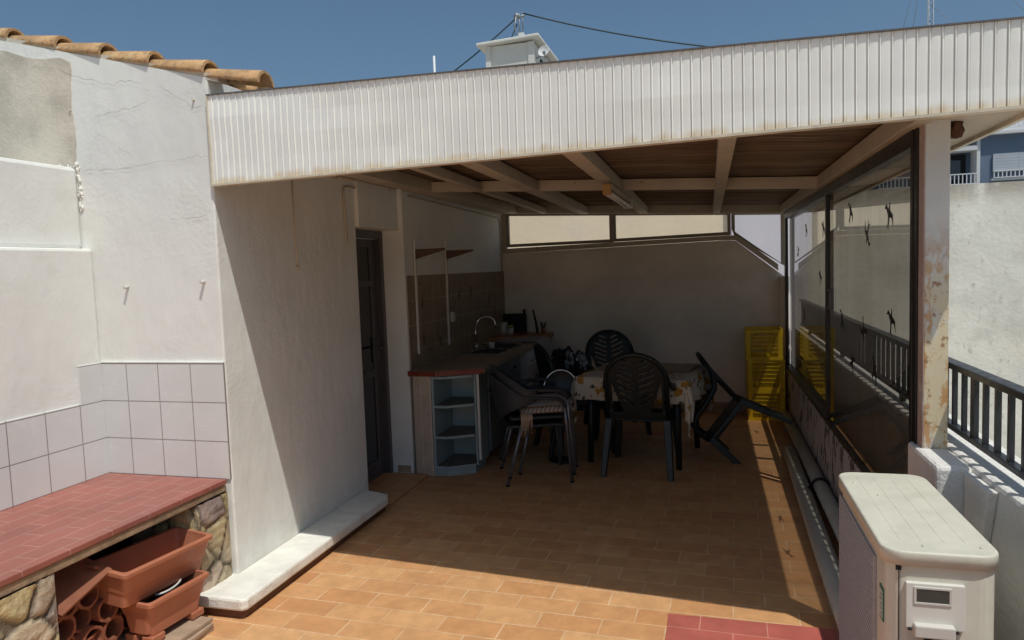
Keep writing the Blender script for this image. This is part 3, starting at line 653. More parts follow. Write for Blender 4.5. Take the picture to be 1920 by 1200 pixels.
# grille on the -X face
gx=.430
b=B(); b.box(gx-.008,gx,2.08,2.62,.12,.80); g=b.build('fan_grille',grillem,AC,bevel=.002)
b=B()
for k in range(44): z=.13+k*.0152; b.box(gx-.0095,gx-.008,2.09,2.61,z,z+.006)
gg=b.build('grille_bars',grillem,g); gg.location=(0,0,0)
b=B(); b.box(gx-.0025,gx,1.995,2.035,.655,.745); lb=b.build('label_sticker',greenlab,AC)
b=B(); b.box(gx-.0035,gx-.0025,2.000,2.030,.663,.737)
q=b.build('label_paper',whitelab,lb); q.location=(0,0,0)
b=B()
for k in range(5): b.box(gx-.0043,gx-.0035,2.005,2.025 if k%2 else 2.018,.672+k*.013,.675+k*.013)
q=b.build('label_print',greenlab,lb); q.location=(0,0,0)
for yy in (2.05,2.5): b=B(); b.box(.40,.71,yy,yy+.05,.0,.10); b.build('foot',black,AC,bevel=.004)

# ================================================================ NEIGHBOURS
NB=thing('neighbour_wall','tall stained grey-beige rendered wall behind the railing on the right','wall',(5,11,-6.5))
b=B(); b.box(1.3,26,11,11.4,-6.5,2.54); b.build('wall',nb_stain,NB)
NC=thing('neighbour_wall','sunlit cream rendered wall seen through the strip windows','wall',(-2,10,-6.5))
b=B(); b.box(-9,1.25,10.2,10.6,-6.5,2.9); b.build('wall',nb_cream,NC)
B().box(.27,1.25,10.12,10.197,-6.5,2.9).build('wall_pier',M('lavender_white_render',(.66,.63,.68),.9,vary=.08,vs=1),NC)
AB=thing('apartment_building','blue-grey apartment block with white balcony railings and roller shutter','building',(12,25,-6.5))
b=B(); b.box(5.2,24,25.5,34,-6.5,5.14,0); b.box(7.99,24,25.0,25.5,-6.5,5.14,0); b.build('facade',bluewall,AB)
b=B(); b.box(5.1,24,24.8,34,5.14,5.22); b.build('floor_slab',whitewall,AB)
b=B(); b.box(5.2,24,27.0,34,5.22,8.2); b.build('upper_storey',whitewall,AB)
b=B(); b.box(7.90,7.99,24.95,25.5,-6.5,5.14); b.build('corner_pilaster',whitewall,AB)
b=B(); b.box(5.2,7.9,24.9,25.5,4.72,4.86); b.build('balcony_beam',whitewall,AB)
b=B(); b.box(5.2,7.9,24.9,25.5,3.4,3.68); b.build('balcony_floor',whitewall,AB)
b=B(); b.box(6.4,7.75,25.44,25.49,3.68,4.66); w=b.build('balcony_door',hole,AB)
b=B(); b.box(6.5,7.6,25.42,25.44,3.9,4.5); b.box(7.0,7.03,25.40,25.42,3.9,4.5); q=b.build('door_pane',M('blue_glass',(.05,.06,.08),.1,vary=0),w); q.location=(0,0,0)
def railing(x0,x1,y,z0,z1,name='railing',st=.11):
    b=B(); b.box(x0,x1,y-.02,y+.02,z1-.03,z1); b.box(x0,x1,y-.02,y+.02,z0,z0+.025); x=x0
    while x<x1: b.box(x,x+.025,y-.01,y+.01,z0+.025,z1-.03); x+=st
    return b.build(name,whitemetal,AB)
railing(5.2,7.9,24.95,3.70,4.03); railing(5.1,24,24.85,5.30,5.56)
b=B(); b.box(8.33,10.4,24.93,24.99,4.02,4.56); b.build('roller_shutter',shutterm,AB)
b=B(); b.box(8.28,10.45,24.86,25.0,3.76,3.82); b.build('window_sill',whitewall,AB)
railing(8.32,10.42,24.85,3.83,4.06)
# stair tower with antenna bracket
TW=thing('rooftop_tower','small white rooftop stair tower with flat overhanging slab','tower',(-8,30,-6.5))
b=B(); b.box(-9.15,-7.05,30,34,-6.5,11.15); b.build('wall',towerm,TW)
for q in ((-9.15,-8.93),(-7.27,-7.0)): B().box(q[0],q[1],29.93,30,9,11.15).build('corner_pier',towerm,TW)
b=B()
b.prism([(-9.5,29.7,11.15),(-6.75,29.7,11.27),(-6.75,29.7,11.40),(-9.5,29.7,11.28)],(0,4.6,0)); b.build('roof_slab',towerm,TW,bevel=.03)
b=B(); b.box(-7.04,-7.0,31.2,31.6,9.4,10.75); b.build('tower_door',hole,TW)
b=B(); b.box(-7.0,-6.97,31.6,32.5,9.4,10.7); b.build('door_leaf',whitewall,TW)
AT=thing('cable_mast','short steel mast on white block carrying cables above the stair tower','mast',(-7.7,30.5,11.3))
b=B(); b.box(-7.78,-7.56,30.4,30.6,11.3,11.72); b.build('base_block',whitewall,AT)
b=B(); b.tube([(-7.76,30.5,11.6),(-7.74,30.5,12.55)],.03,6); b.tube([(-7.60,30.5,11.7),(-7.60,30.5,12.6)],.03,6); b.tube([(-7.92,30.5,12.35),(-7.5,30.5,12.45)],.05,6)
b.lathe([(0,-.12),(.12,-.1),(.14,0),(.12,.1),(0,.12)],(-7.86,30.5,12.45),8); b.tube([(-7.86,30.4,12.4),(-7.95,30.4,12.0),(-7.84,30.4,11.6),(-7.82,30.4,11.3)],.035,6); b.build('steel_bracket',galv,AT)
SD=thing('satellite_dish','white satellite dish on the side of the stair tower','satellite dish',(-6.75,30.6,10.7))
b=B(); n=14
for (r,d) in (): pass
b.lathe([(0,.03),(.12,.025),(.24,0),(.33,-.05),(.35,-.06)],(0,0,0),20); b.xf(Matrix.Translation((-6.62,30.1,10.72))@Matrix.Rotation(R(70),4,'X')@Matrix.Rotation(R(-8),4,'Y')@Matrix.Scale(-1,4,(0,0,1))@Matrix.Scale(.72,4)); b.build('dish',whitewall,SD,solid=.015)
b=B(); b.tube([(-7.05,30.5,10.6),(-6.6,30.3,10.65)],.025,6); b.tube([(-6.6,30.2,10.4),(-6.5,29.6,10.5)],.015,6); b.box(-6.55,-6.45,29.5,29.65,10.45,10.55); b.build('dish_arm',galv,SD)
def cable(name,label,a,c,sag,r=.02,n=14):
    a=Vector(a); c=Vector(c); b=B()
    b.tube([a.lerp(c,t/n)-Vector((0,0,sag*4*(t/n)*(1-t/n))) for t in range(n+1)],r,5); return tag(b.build(name,cablem),label,'cable',None)
cable('overhead_cable','black cable running from the mast down left to the white stub pole',(-7.85,30.5,12.4),(-11.9,31,10.1),.1,.032)
cable('overhead_cable','shorter black cable passing behind the stair tower on the left',(-7.9,30.7,12.2),(-10.6,34.5,10.2),.05,.028)
cable('overhead_cable','long black cable sagging from the mast across to the right roof edge',(-7.6,30.5,12.55),(6.0,32,9.7),.45,.035)
tag(B().tube([(-11.55,30,8),(-11.55,30,11.05)],.055,8).build('stub_pole',whitemetal),'thin white stub pole rising behind the corrugated fascia','pole')
MS=thing('lattice_mast','tall thin lattice radio mast held by guy wires against the sky','mast',(15.9,60,-6.5))
b=B(); 
for dx,dy in ((0,0),(.36,0),(.18,.3)): b.tube([(15.72+dx,60+dy,-6.5),(15.72+dx,60+dy,27)],.035,5)
b.build('mast_leg',galv,MS)
b=B(); z=14
while z<26: b.tube([(15.72,60,z),(16.08,60,z+.3),(15.72,60,z+.6)],.02,4); z+=.6
b.build('bracing',galv,MS)
b=B()
for e in ((12.6,60,12),(14.0,61,12),(19.6,60,16.0),(26,58,12)): b.tube([(15.9,60,26 if e[0]<18 or e[0]>25 else 19.8),e],.018,4)
b.build('guy_wire',galv,MS)

# ================================================================ UNDER THE BENCH
def planter(name,label,loc,L,Wd,Hh,rot,feet=False,taper=.8,rim=.018):
    t=thing(name,label,'planter',loc,'terracotta planters under the bench',world=False,rot=rot)
    def rect(w,l,z,r=.02):
        return [Vector((x,y,z)) for x,y in rrect(-w/2,w/2,-l/2,l/2,r,3)]
    b=B()
    lay=[(Wd*taper,L*(1-(1-taper)*Wd/L),0),(Wd*(taper+.06),L*(1-(.94-taper)*Wd/L),Hh*.36),(Wd*(taper+.10),L*(1-(.9-taper)*Wd/L),Hh*.40),(Wd*.97,L*.985,Hh*.86),(Wd*1.07,L*1.03,Hh*.87),(Wd*1.07,L*1.03,Hh*.985),(Wd*.98,L*.99,Hh),(Wd*.86,L*.95,Hh),(Wd*.85,L*.945,Hh*.9),(Wd*taper*.88,L*.88,.012)]
    rings=[[b.bm.verts.new(p) for p in rect(w,l,z)] for w,l,z in lay]
    for A,C_ in zip(rings,rings[1:]):
        for k in range(len(A)): b.bm.faces.new((A[k],A[(k+1)%len(A)],C_[(k+1)%len(A)],C_[k]))
    b.bm.faces.new(rings[0][::-1]); b.bm.faces.new(rings[-1])
    b.build('trough',terracotta,t,bevel=.003)
    if feet:
        for sx in (-1,1):
            for sy in (-1,1):
                b=B(); xx=sx*Wd*taper*.36; yy=sy*L*.36*.93
                b.prism([(xx-.03,yy-.035,0),(xx+.03,yy-.035,0),(xx+.03,yy+.035,0),(xx-.03,yy+.035,0)],(0,0,-.03)); b.build('foot',terracotta,t,bevel=.003)
    return t
planter('planter_trough','long terracotta trough planter lying on the smaller planter under the bench',(-2.435,2.535,.262),.50,.215,.165,(R(-2),R(6),R(-3)),False,.74)
planter('planter_trough','smaller footed terracotta planter below the long trough, on flat tiles',(-2.385,2.55,.092),.34,.20,.165,(R(0),R(0),R(-4)),True,.66)
b=B(); b.box(-.062,.062,-.145,.145,.085,.10); q=b.build('inside_shade',M('planter_shade',(.022,.016,.012),.95,vary=.3,vs=40,bump=.8,bs=60),bpy.data.objects['planter_trough.001'])  # near-black sheet paints the shade inside the empty planter
b=B(); b.tube([(-2.385+.05*math.cos(a)-.005,2.57+.075*math.sin(a),.245+.01*math.sin(a)) for a in [R(-80+k*12) for k in range(13)]],.005,6); tag(b.build('saucer_rim',white_pl),'pale broken saucer rim lying inside the small footed planter','saucer')
# round pot
t=thing('flower_pot','round clay flower pot lying low by the left stone pier','flower pot',(-2.58,2.20,0),'clay pots')
b=B(); b.lathe([(0,.0),(.06,.0),(.075,.10),(.078,.12),(.092,.12),(.094,.155),(.082,.157),(.080,.13),(.068,.10),(.05,.01),(0,.01)],(-2.58,2.235,0),24); b.build('pot',clay,t)
b=B(); b.tube([(-2.58+.094*math.cos(a),2.235+.094*math.sin(a),.157) for a in [R(-60+k*12) for k in range(11)]],.006,6); b.build('rim_glint',terracotta,t)
# clay pipes (bottle rack)
rackc=[(2.145,.347),(2.252,.335),(2.330,.243),(2.225,.247),(2.412,.228),(2.125,.255),(2.355,.142),(2.25,.150),(2.145,.16),(2.46,.14)]
words=['topmost left clay pipe of the rack, under the leaning flat tile','upper clay pipe between the flat tile and long planter','middle right clay pipe in the honeycomb stack','central clay pipe in the honeycomb stack','clay pipe half hidden behind the lower planter','far left clay pipe in the middle row against the stone pier','lower right clay pipe beside the small footed planter','bottom central clay pipe of the honeycomb stack','bottom left clay pipe behind the round pot','lowest clay pipe hidden mostly behind the footed planter']
for (y,z),wd in zip(rackc,words):
    b=B(); n=18; X1=-2.49+random.uniform(-.02,.02); X2=X1-.26
    def ringv(r,x): return [b.bm.verts.new((x,y+r*math.cos(2*math.pi*k/n),z+r*math.sin(2*math.pi*k/n))) for k in range(n)]
    hexr=lambda x:[b.bm.verts.new((x,y+.053*math.cos(2*math.pi*k/n)/max(math.cos(((2*math.pi*k/n+math.pi/6)%(math.pi/3))-math.pi/6),.8),z+.053*math.sin(2*math.pi*k/n)/max(math.cos(((2*math.pi*k/n+math.pi/6)%(math.pi/3))-math.pi/6),.8))) for k in range(n)]
    rr=[hexr(X2),hexr(X1),ringv(.0435,X1),ringv(.042,X2)]
    for A,C_ in zip(rr,rr[1:]):
        for k in range(n): b.bm.faces.new((A[k],A[(k+1)%n],C_[(k+1)%n],C_[k]))
    tag(b.build('clay_pipe',clay),wd,'clay pipe','clay pipes stacked under the bench')
B().box(-2.80,-2.76,2.05,2.6,0,.5).build('bench_gap_shade',hole,BN)  # black board behind the pipes stands in for the deep shade there
# leaning flat tile
b=B(); b.box(-.10,.10,-.13,.13,-.007,.007); b.xf(Matrix.Translation((-2.50,2.17,.425))@Matrix.Rotation(R(18),4,'X')@Matrix.Rotation(R(22),4,'Y')); tag(b.build('flat_tile',clay,bevel=.002),'flat clay tile leaning on top of the clay pipes','tile','loose flat tiles')
b=B(); b.box(-.08,.08,-.10,.10,-.006,.006); b.xf(Matrix.Translation((-2.52,2.33,.40))@Matrix.Rotation(R(-38),4,'X')); tag(b.build('flat_tile',clay,bevel=.002),'flat clay tile wedged upright between pipes and long planter','tile','loose flat tiles')
for k,(dx,dy,rz,wd) in enumerate([(0,0,.0,'lowest flat pale slab under the footed planter'),(.01,-.012,.05,'middle flat pale slab under the footed planter'),(-.012,.01,-.04,'topmost flat pale slab right under the footed planter')]):
    b=B(); b.box(-.17,.17,-.15,.15,0,.017,bev=.002); b.xf(Matrix.Translation((-2.40+dx,2.52+dy,.001+k*.0195))@rotz(rz)); tag(b.build('flat_slab',clay_pale),wd,'slab','slabs under the planter')

# ================================================================ KITCHEN CORNER
KU=thing('kitchen_counter','tiled kitchen counter with red wooden edge, open blue shelves and sink','counter',(-2.0,6,0))
b=B(); b.box(-2.299,-2.292,5.17,7.899,.842,1.59); b.build('splashback',kit_tile,KU)
dm=M('decor_brown',(.10,.05,.035),.4,vary=.3,vs=30)
for (y,z) in ((5.45,1.36),(5.45,1.06),(5.83,1.0),(6.2,1.2),(6.72,1.41),(7.3,1.31),(7.0,1.12),(6.35,1.38),(7.5,1.16)):
    b=B()
    for k in range(3): b.box(-2.292,-2.2905,y-.02+random.uniform(-.01,.01),y+.02+random.uniform(-.01,.01),z-.04+k*.03,z-.012+k*.03)
    b.build('decor_motif',dm,KU)

b=B(); b.box(-2.27,-2.12,5.13,5.21,0,.80); b.build('end_pillar',pillar_tile,KU,bevel=.003)
b=B(); b.prism([(x,y,.808) for x,y in [(-2.29,5.13),(-2.08,5.12),(-1.74,5.30),(-1.735,7.1),(-2.29,7.1)]],(0,0,.032)); b.build('worktop',work_tile,KU)
b=B()
def strip(b,a,c,w,z0,z1):
    a=Vector(a);c=Vector(c);d=(c-a).normalized();nn=Vector((d.y,-d.x))*w
    b.prism([(a.x,a.y,z0),(c.x,c.y,z0),(c.x+nn.x,c.y+nn.y,z0),(a.x+nn.x,a.y+nn.y,z0)],(0,0,z1-z0))
strip(b,(-2.30,5.13),(-2.08,5.12),.018,.80,.838); strip(b,(-2.08,5.12),(-1.74,5.30),.018,.80,.838); b.build('wood_edging',redwood,KU)
b=B(); strip(b,(-1.738,5.30),(-1.733,7.1),.012,.805,.842); b.build('tile_edging',work_tile,KU)
# open shelf unit
su=[(-2.10,5.14),(-2.0,5.14),(-1.80,5.27),(-1.80,5.56),(-2.10,5.56)]
b=B()
b.box(-2.118,-2.10,5.14,5.56,0,.80); b.box(-1.815,-1.80,5.285,5.56,.06,.80); b.box(-2.10,-1.815,5.54,5.56,.06,.80)
b.build('shelf_carcass',blue_mel,KU,bevel=.002)
for z,nm in ((.06,'shelf'),(.30,'shelf'),(.545,'shelf'),(.775,'shelf')):
    b=B(); b.prism([(x,y,z) for x,y in [(-2.10,5.142),(-2.0,5.142),(-1.815,5.262),(-1.815,5.54),(-2.10,5.54)]],(0,0,.018),0); s_=b.build(nm,brown_shelf if z<.7 else blue_mel,KU)
    b=B(); strip(b,(-2.10,5.142),(-2.0,5.142),.004,z-.001,z+.019); strip(b,(-2.0,5.142),(-1.815,5.262),.004,z-.001,z+.019); q=b.build('shelf_edge',blue_mel,s_); q.location=(0,0,0)
b=B(); b.prism([(x,y,0) for x,y in [(-2.10,5.155),(-2.0,5.155),(-1.82,5.275),(-1.82,5.54),(-2.10,5.54)]],(0,0,.06)); b.build('plinth',blue_mel,KU)
# cupboards facing +X
b=B(); b.box(-2.28,-1.80,5.575,6.62,.08,.80); b.build('cupboard_carcass',grey_door,KU)
for i,(ya,yb) in enumerate(((5.59,6.08),(6.10,6.60))):
    b=B(); b.box(-1.80,-1.782,ya,yb,.10,.60,bev=.003); d=b.build('cupboard_door',grey_door,KU)
    b=B(); b.box(-1.80,-1.782,ya,yb,.615,.785,bev=.003); d2=b.build('drawer_front',grey_door,KU)
    q=B(); q.lathe([(0,.03),(.016,.026),(.016,.018),(.007,.014),(.007,0)],(0,0,0),10); q.xf(Matrix.Translation((-1.782,(ya+yb)/2,.70))@Matrix.Rotation(R(90),4,'Y')); q=q.build('knob',hole,d2); q.location=(0,0,0)
b=B(); b.box(-1.797,-1.777,5.30,5.315,.10,.79); b.build('corner_strip',white_pl,KU)
# sink
b=B()
b.box(-2.24,-1.83,6.16,6.20,.841,.846); b.box(-2.24,-1.83,7.0,7.04,.841,.846); b.box(-2.24,-2.17,6.2,7.0,.841,.846); b.box(-1.87,-1.83,6.2,7.0,.841,.846); b.box(-2.17,-1.87,6.58,6.61,.841,.846); b.box(-2.165,-1.875,6.205,6.575,.8412,.8425,1); b.box(-2.165,-1.875,6.615,6.995,.8412,.8425,1)
b.build('sink',[steel,hole],KU,bevel=.001)
b=B(); b.tube([(-2.20,6.52,.845),(-2.20,6.52,.90)],.02,12); P=[(-2.20,6.52,.9),(-2.20,6.52,1.08)]
for k in range(9):
    a=math.pi*(1-k/8); P.append((-2.12+.08*math.cos(a),6.56+.05*(1-math.cos(math.pi*k/8)),1.08+.075*math.sin(a)))
P.append((-2.04,6.66,1.03)); b.tube(P,.010,10); b.tube([(-2.20,6.50,.88),(-2.17,6.45,.90)],.007,6); b.build('tap',chrome,KU)
tag(B().lathe([(0,0),(.028,0),(.032,.055),(.029,.055),(.026,.004),(0,.004)],(-2.07,6.62,.847),16).build('cup',white_pl),'small white cup standing beside the tap on the sink','cup')
# shelf rails
for y in (5.32,6.02):
    t=thing('shelf_rail','long white slotted shelf rail nearest the doorway' if y<5.5 else 'white slotted shelf rail further from the doorway, above the sink','shelf rail',(-2.28,y,.95),'shelf rails on the kitchen wall')
    b=B(); b.box(-2.291 if y>5.5 else -2.291,-2.276,y-.013,y+.013,.95,1.885); b.build('rail',white_pl,t,bevel=.002)
    b=B(); b.prism([(-2.276,y-.008,1.80),(-2.276,y-.008,1.72),(-2.02,y-.008,1.785),(-2.02,y-.008,1.80)],(0,.010,0)); b.build('bracket',M('bracket_brown%d'%int(y),(.10,.055,.035),.5,vary=.1),t)
tag(B().box(-2.291,-2.262,6.09,6.15,1.15,1.24,bev=.004).build('wall_socket',white_pl),'white wall socket on the beige kitchen tiles','socket')
# orange wooden shelf in the corner and what stands on it
t=thing('corner_shelf','orange-brown wooden shelf board fixed in the back left corner','shelf',(-2.0,7.65,.85))
b=B(); b.prism([(-2.29,7.25,.83),(-1.75,7.58,.83),(-1.72,7.62,.83),(-1.72,7.89,.83),(-2.29,7.89,.83)],(0,0,.05)); b.build('board',orangewood,t,bevel=.005)
b=B(); b.box(-1.80,-1.76,7.6,7.88,.76,.829); b.build('shelf_bracket',redwood,t)
b=B(); b.box(-2.30,-2.02,7.80,7.83,.885,1.10); b.box(-2.05,-2.03,7.78,7.84,1.1,1.15); b.xf(Matrix.Identity(4)); tag(b.build('dark_basket',blackfab,bevel=.004),'black patterned box standing at the back of the corner shelf','box')
b=B(); 
for k in range(22): xx=-2.29+random.random()*.25; zz=.9+random.random()*.17; b.box(xx,xx+.015,7.796,7.7995,zz,zz+.012)
q=b.build('box_print',M('box_grey',(.07,.09,.08),.6,vary=.2),bpy.data.objects['dark_basket'])
tag(B().lathe([(0,0),(.045,0),(.047,.02),(.047,.12),(.04,.13),(0,.13)],(-2.26,7.7,.882),18).build('jar',white_pl),'larger white jar on the corner shelf by the tiles','jar','jars on the corner shelf')
t=thing('jar','small pale jar with yellow-green lid on the corner shelf','jar',(-2.17,7.66,.882),'jars on the corner shelf')
B().lathe([(0,0),(.035,0),(.036,.07),(0,.07)],(-2.17,7.66,.882),16).build('glass_body',white_pl,t); B().lathe([(0,.07),(.038,.07),(.038,.10),(0,.10)],(-2.17,7.66,.882),16).build('lid',M('lid_olive',(.30,.30,.10),.5,vary=.1),t)
tag(B().tube([(-1.87,7.72,.882),(-1.895,7.76,1.0),(-1.95,7.86,1.14)],[.016,.013,.008],8).build('bottle_brush',blackfab),'thin black rod leaning on the wall above the shelf','rod')
t=thing('small_plant','tiny dried plant in a little pot at the shelf end','plant',(-1.81,7.75,.88))
B().lathe([(0,0),(.02,0),(.028,.045),(.024,.045),(0,.03)],(-1.81,7.75,.882),12).build('pot',clay,t)
b=B()
for k in range(16): a=random.random()*6.28; r=random.uniform(.02,.05); h_=random.uniform(.07,.14); b.tube([(-1.81,7.75,.92),(-1.81+r*math.cos(a),7.75+r*math.sin(a),.88+h_)],[.002,.004],4)
b.build('stems',M('dry_leaf',(.09,.08,.05),.9,vary=.3),t)
# appliance with draped cloth
t=thing('washing_machine','pale grey appliance half hidden at the end of the counter','appliance',(-1.95,7.1,0))
b=B(); b.box(-2.28,-1.72,6.64,7.22,.02,.80,bev=.012); b.build('body',white_app,t)
b=B(); b.box(-1.722,-1.712,6.68,7.18,.66,.78,bev=.003); b.build('control_panel',white_pl,t)
b=B()
for y in (6.75,6.88,7.0): b.lathe([(0,0),(.02,0),(.02,.012),(0,.012)],(-1.712,y,.7),10)
b.tube([(-1.712,6.95+.15*math.cos(a),.38+.15*math.sin(a)) for a in [k*math.pi/12 for k in range(24)]],.012,6,closed=True); b.build('door_ring',grey_door,t)
b=B()
def drape(u,v):
    x=-2.2+u*.75; y=7.12+v*.42; z=.872 if x<-1.72 else .872-((x+1.72)/.03)*.0
    if x>-1.72:
        d=(x+1.72); x=-1.70+.05*math.sin(min(d/.1,1)*1.57)+.012*math.sin(v*25)+d*.12; z=.872-d*2.2
    return Vector((x,y,z+.006*math.sin(u*17+v*9)-.02*(1-v)))
b.grid(drape,30,16); tag(b.build('draped_cloth',sheetm,solid=.006),'pale cloth draped over the appliance end under the orange shelf','cloth')

# ================================================================ FURNITURE
def green_chair(arms=True):
    root=thing('garden_chair','x','chair',world=False)
    # backrest with chevron slots; u in x, v in z
    def hw(z): 
        if z<.74: return .232
        t=(z-.74)/.215; return .232*math.sqrt(max(0,1-t*t)) if t<1 else 0
    def keep(x,z):
        w=hw(z); ax=abs(x)
        if ax>w: return False
        if z<.46: return ax>w-.045 or True if z>.43 else ax>w-.045
        pw=.105+max(0,(z-.50))*.36
        if .49<z<.77 and pw<ax<w-.042: return False
        for k in range(8):
            zc=.555+k*.046; m=min(pw-.03,.145 if z<.85 else .10)
            if .022<ax<m and abs(z-(zc+(ax-.02)*.42))<.0078: return False
        return True
    b=B(); nx,nz=104,118
    def fn(u,v):
        x=-.235+u*.47; z=.42+v*.54; return Vector((x,-.205-.23*(z-.43)+.35*x*x*(1 if z>.5 else .6),z))
    def kp(u,v): return keep(-.235+u*.47,.42+v*.54)
    b.grid(fn,nx,nz,keep=kp); b.build('backrest',greenpl,root,solid=.016)
    b=B()
    P=[]
    for k in range(25):
        a=math.pi*k/24; x=.228*math.cos(a); z=.74+.205*math.sin(a); P.append((x,-.205-.23*(z-.43)+.35*x*x,z))
    P=[(.228,-.20,.45)]+P+[(-.228,-.20,.45)]; b.tube(P,.020,8); b.build('back_rim',greenpl,root)
    b=B()
    def seat(u,v):
        x=-.225+u*.45; y=-.22+v*.46; return Vector((x*(1+.08*v),y,.435-.018*math.cos(x*6)*(1-abs(v-.5))+ (.0 if v<.95 else -.015)))
    b.grid(seat,16,16); b.build('seat',greenpl,root,solid=.014)
    b=B(); b.prism([(-.24,.238,.385),(.24,.238,.385),(.245,.242,.432),(-.245,.242,.432)],(0,-.012,0)); b.prism([(-.235,-.2,.39),(-.235,.235,.39),(-.242,.235,.43),(-.232,-.2,.43)],(.01,0,0)); b.prism([(.235,-.2,.39),(.235,.235,.39),(.242,.235,.43),(.232,-.2,.43)],(-.01,0,0)); b.build('apron',greenpl,root)
    for sx in (-1,1):
        for (ya,yb) in ((.21,.26),(-.20,-.31)):
            b=B(); x0=sx*.222; x1=sx*.255; w0,w1=.030,.021
            A=[Vector((x0+dx*w0,ya+dy*w0,.44)) for dx,dy in ((-1,-1),(1,-1),(1,1),(-1,1))]; C_=[Vector((x1+dx*w1,yb+dy*w1,0)) for dx,dy in ((-1,-1),(1,-1),(1,1),(-1,1))]
            va=[b.bm.verts.new(p) for p in A]; vc=[b.bm.verts.new(p) for p in C_]
            for k in range(4): b.bm.faces.new((va[k],va[(k+1)%4],vc[(k+1)%4],vc[k]))
            b.bm.faces.new(va[::-1]); b.bm.faces.new(vc); b.build('leg',greenpl,root,bevel=.006)
        if arms:
            b=B(); b.tube([(sx*.225,-.27,.80),(sx*.24,-.24,.73),(sx*.262,-.16,.675),(sx*.275,-.02,.655),(sx*.272,.12,.65),(sx*.262,.20,.63),(sx*.245,.235,.56),(sx*.23,.235,.44)],[.020,.022,.026,.028,.028,.027,.024,.022],8,flat=.7); b.build('armrest',greenpl,root)
    return root
gc=green_chair()
def put(o,x,y,z,rz,label,group='dark green plastic garden chairs',rot=None):
    o.location=(x,y,z); o.rotation_euler=rot if rot else (0,0,rz); o['label']=label; o['group']=group; return o
put(gc,-.53,5.62,0,R(-4),'dark green slotted plastic chair with its back to us, in front of the table')
put(copy_tree(gc),-.90,6.90,0,R(200),'dark green plastic chair at the far side of the table facing us')
put(copy_tree(gc),-1.16,6.12,0,R(-62),'dark green plastic chair at the left side of the table, holding the bag')
# tipped chair: faces -X, pitched forward
tip=copy_tree(gc)
Mx=Matrix.Translation((.075,6.10,.338))@Matrix.Rotation(R(-53),4,'Y')@Matrix.Rotation(R(97),4,'Z')@Matrix.Translation((0,.0,-.43))
tip.matrix_world=Mx
loc,rq,sc=Mx.decompose(); tip.location=loc; tip.scale=(.93,.93,.93); tip.rotation_euler=rq.to_euler(); tip['label']='dark green plastic chair tipped forward against the table, legs in the air'; tip['group']='dark green plastic garden chairs'

# grey stacking armchairs
def grey_chair():
    root=thing('stacking_armchair','x','chair',world=False)
    b=B()
    def sh(u,v):
        th=(u*2-1)*R(92); r=.24; x=r*math.sin(th); y=-.02-r*math.cos(th)*1.0
        a=abs(th)/R(92); top=.82-.165*min(1,a/.8)**1.4; bot=.43+.20*a**.85
        z=bot+(top-bot)*v; lean=(z-.44)*.20*(1-a); return Vector((x*(1+.04*v),y-lean,z))
    b.grid(sh,36,10); b.build('shell_back',greypl,root,solid=.009)
    b=B(); P=[]
    for k in range(37):
        q=sh(k/36,1); P.append(q)
    b.tube(P,.011,8); b.build('rim',greypl,root)
    b=B()
    def seat(u,v):
        x=(-.22+u*.44); y=-.22+v*.44; return Vector((x,y,.44-.015*math.sin(u*math.pi)*math.sin(v*math.pi)-(.04*(max(0,v-.9)/.1)**2)))
    b.grid(seat,12,14); b.build('seat',greypl,root,solid=.02)
    for sx in (-1,1):
        b=B(); b.tube([(sx*.262,-.02,.655),(sx*.268,.08,.652),(sx*.266,.15,.645),(sx*.262,.19,.62),(sx*.258,.205,.58)],[.016,.020,.020,.019,.015],8,flat=.7); b.build('armrest',greypl,root)
        b=B(); b.tube([(sx*.256,.20,.60),(sx*.250,.215,.44),(sx*.245,.245,.012)],.0115,10); l=b.build('leg',alu_leg,root)
        b=B(); b.tube([(sx*.245,.245,.014),(sx*.245,.246,0)],.014,10); b.build('foot_cap',hole,l)
        b=B(); b.tube([(sx*.215,-.12,.45),(sx*.24,-.24,.012)],.0115,10); l=b.build('leg',alu_leg,root)
        b=B(); b.tube([(sx*.24,-.24,.014),(sx*.24,-.241,0)],.014,10); b.build('foot_cap',hole,l)
    return root
g1=grey_chair(); ga=R(22)-math.pi/2
put(g1,-1.335,5.28,0,ga,'charcoal armchair with metal legs beside the open shelves, lower of two stacked',group='stacked charcoal armchairs')
g2=put(copy_tree(g1),-1.315,5.285,.06,ga,'charcoal armchair stacked on top, carrying striped cushions',group='stacked charcoal armchairs')
put(copy_tree(g1),-1.40,5.62,0,R(35)-math.pi/2,'charcoal armchair behind the stacked pair, close to the cupboards',group='charcoal armchairs')
# cushions on the stack
cm=Matrix.Translation((-1.27,5.30,.512))@rotz(ga)
def cushion(b,cx_,cy_,cz_,w,d,h,rz=0,mi=0):
    def fn(sgn):
        def f(u,v):
            x=(u-.5)*w; y=(v-.5)*d; k=(1-abs(2*u-1)**5)*(1-abs(2*v-1)**5)
            return cm@(Matrix.Translation((cx_,cy_,cz_))@rotz(rz)@Vector((x,y,sgn*h/2*k)))
        return f
    b.grid(fn(1),14,14,mi); b.grid(fn(-1),14,14,mi); return b
tag(cushion(B(),0,.02,.03,.42,.42,.06).build('cushion',fabric_s),'striped cushion with beige fringe on the stacked armchairs, lower one','cushion','cushions on the armchairs')
tag(cushion(B(),.02,.0,.085,.40,.40,.05,R(8)).build('cushion',fabric_g),'plain grey cushion on top of the striped one','cushion','cushions on the armchairs')
b=B()
for k in range(16):
    p=cm@Vector((.215,-.19+k*.0055,.03)); L=random.uniform(.09,.19)
    b.tube([p,p+Vector((.01,-.03,-.04)),p+Vector((random.uniform(-.01,.01),-.035,-L))],[.0028,.002,.0012],5)
tag(b.build('fringe',fringe),'beige fringe hanging down beside the striped cushion','fringe')
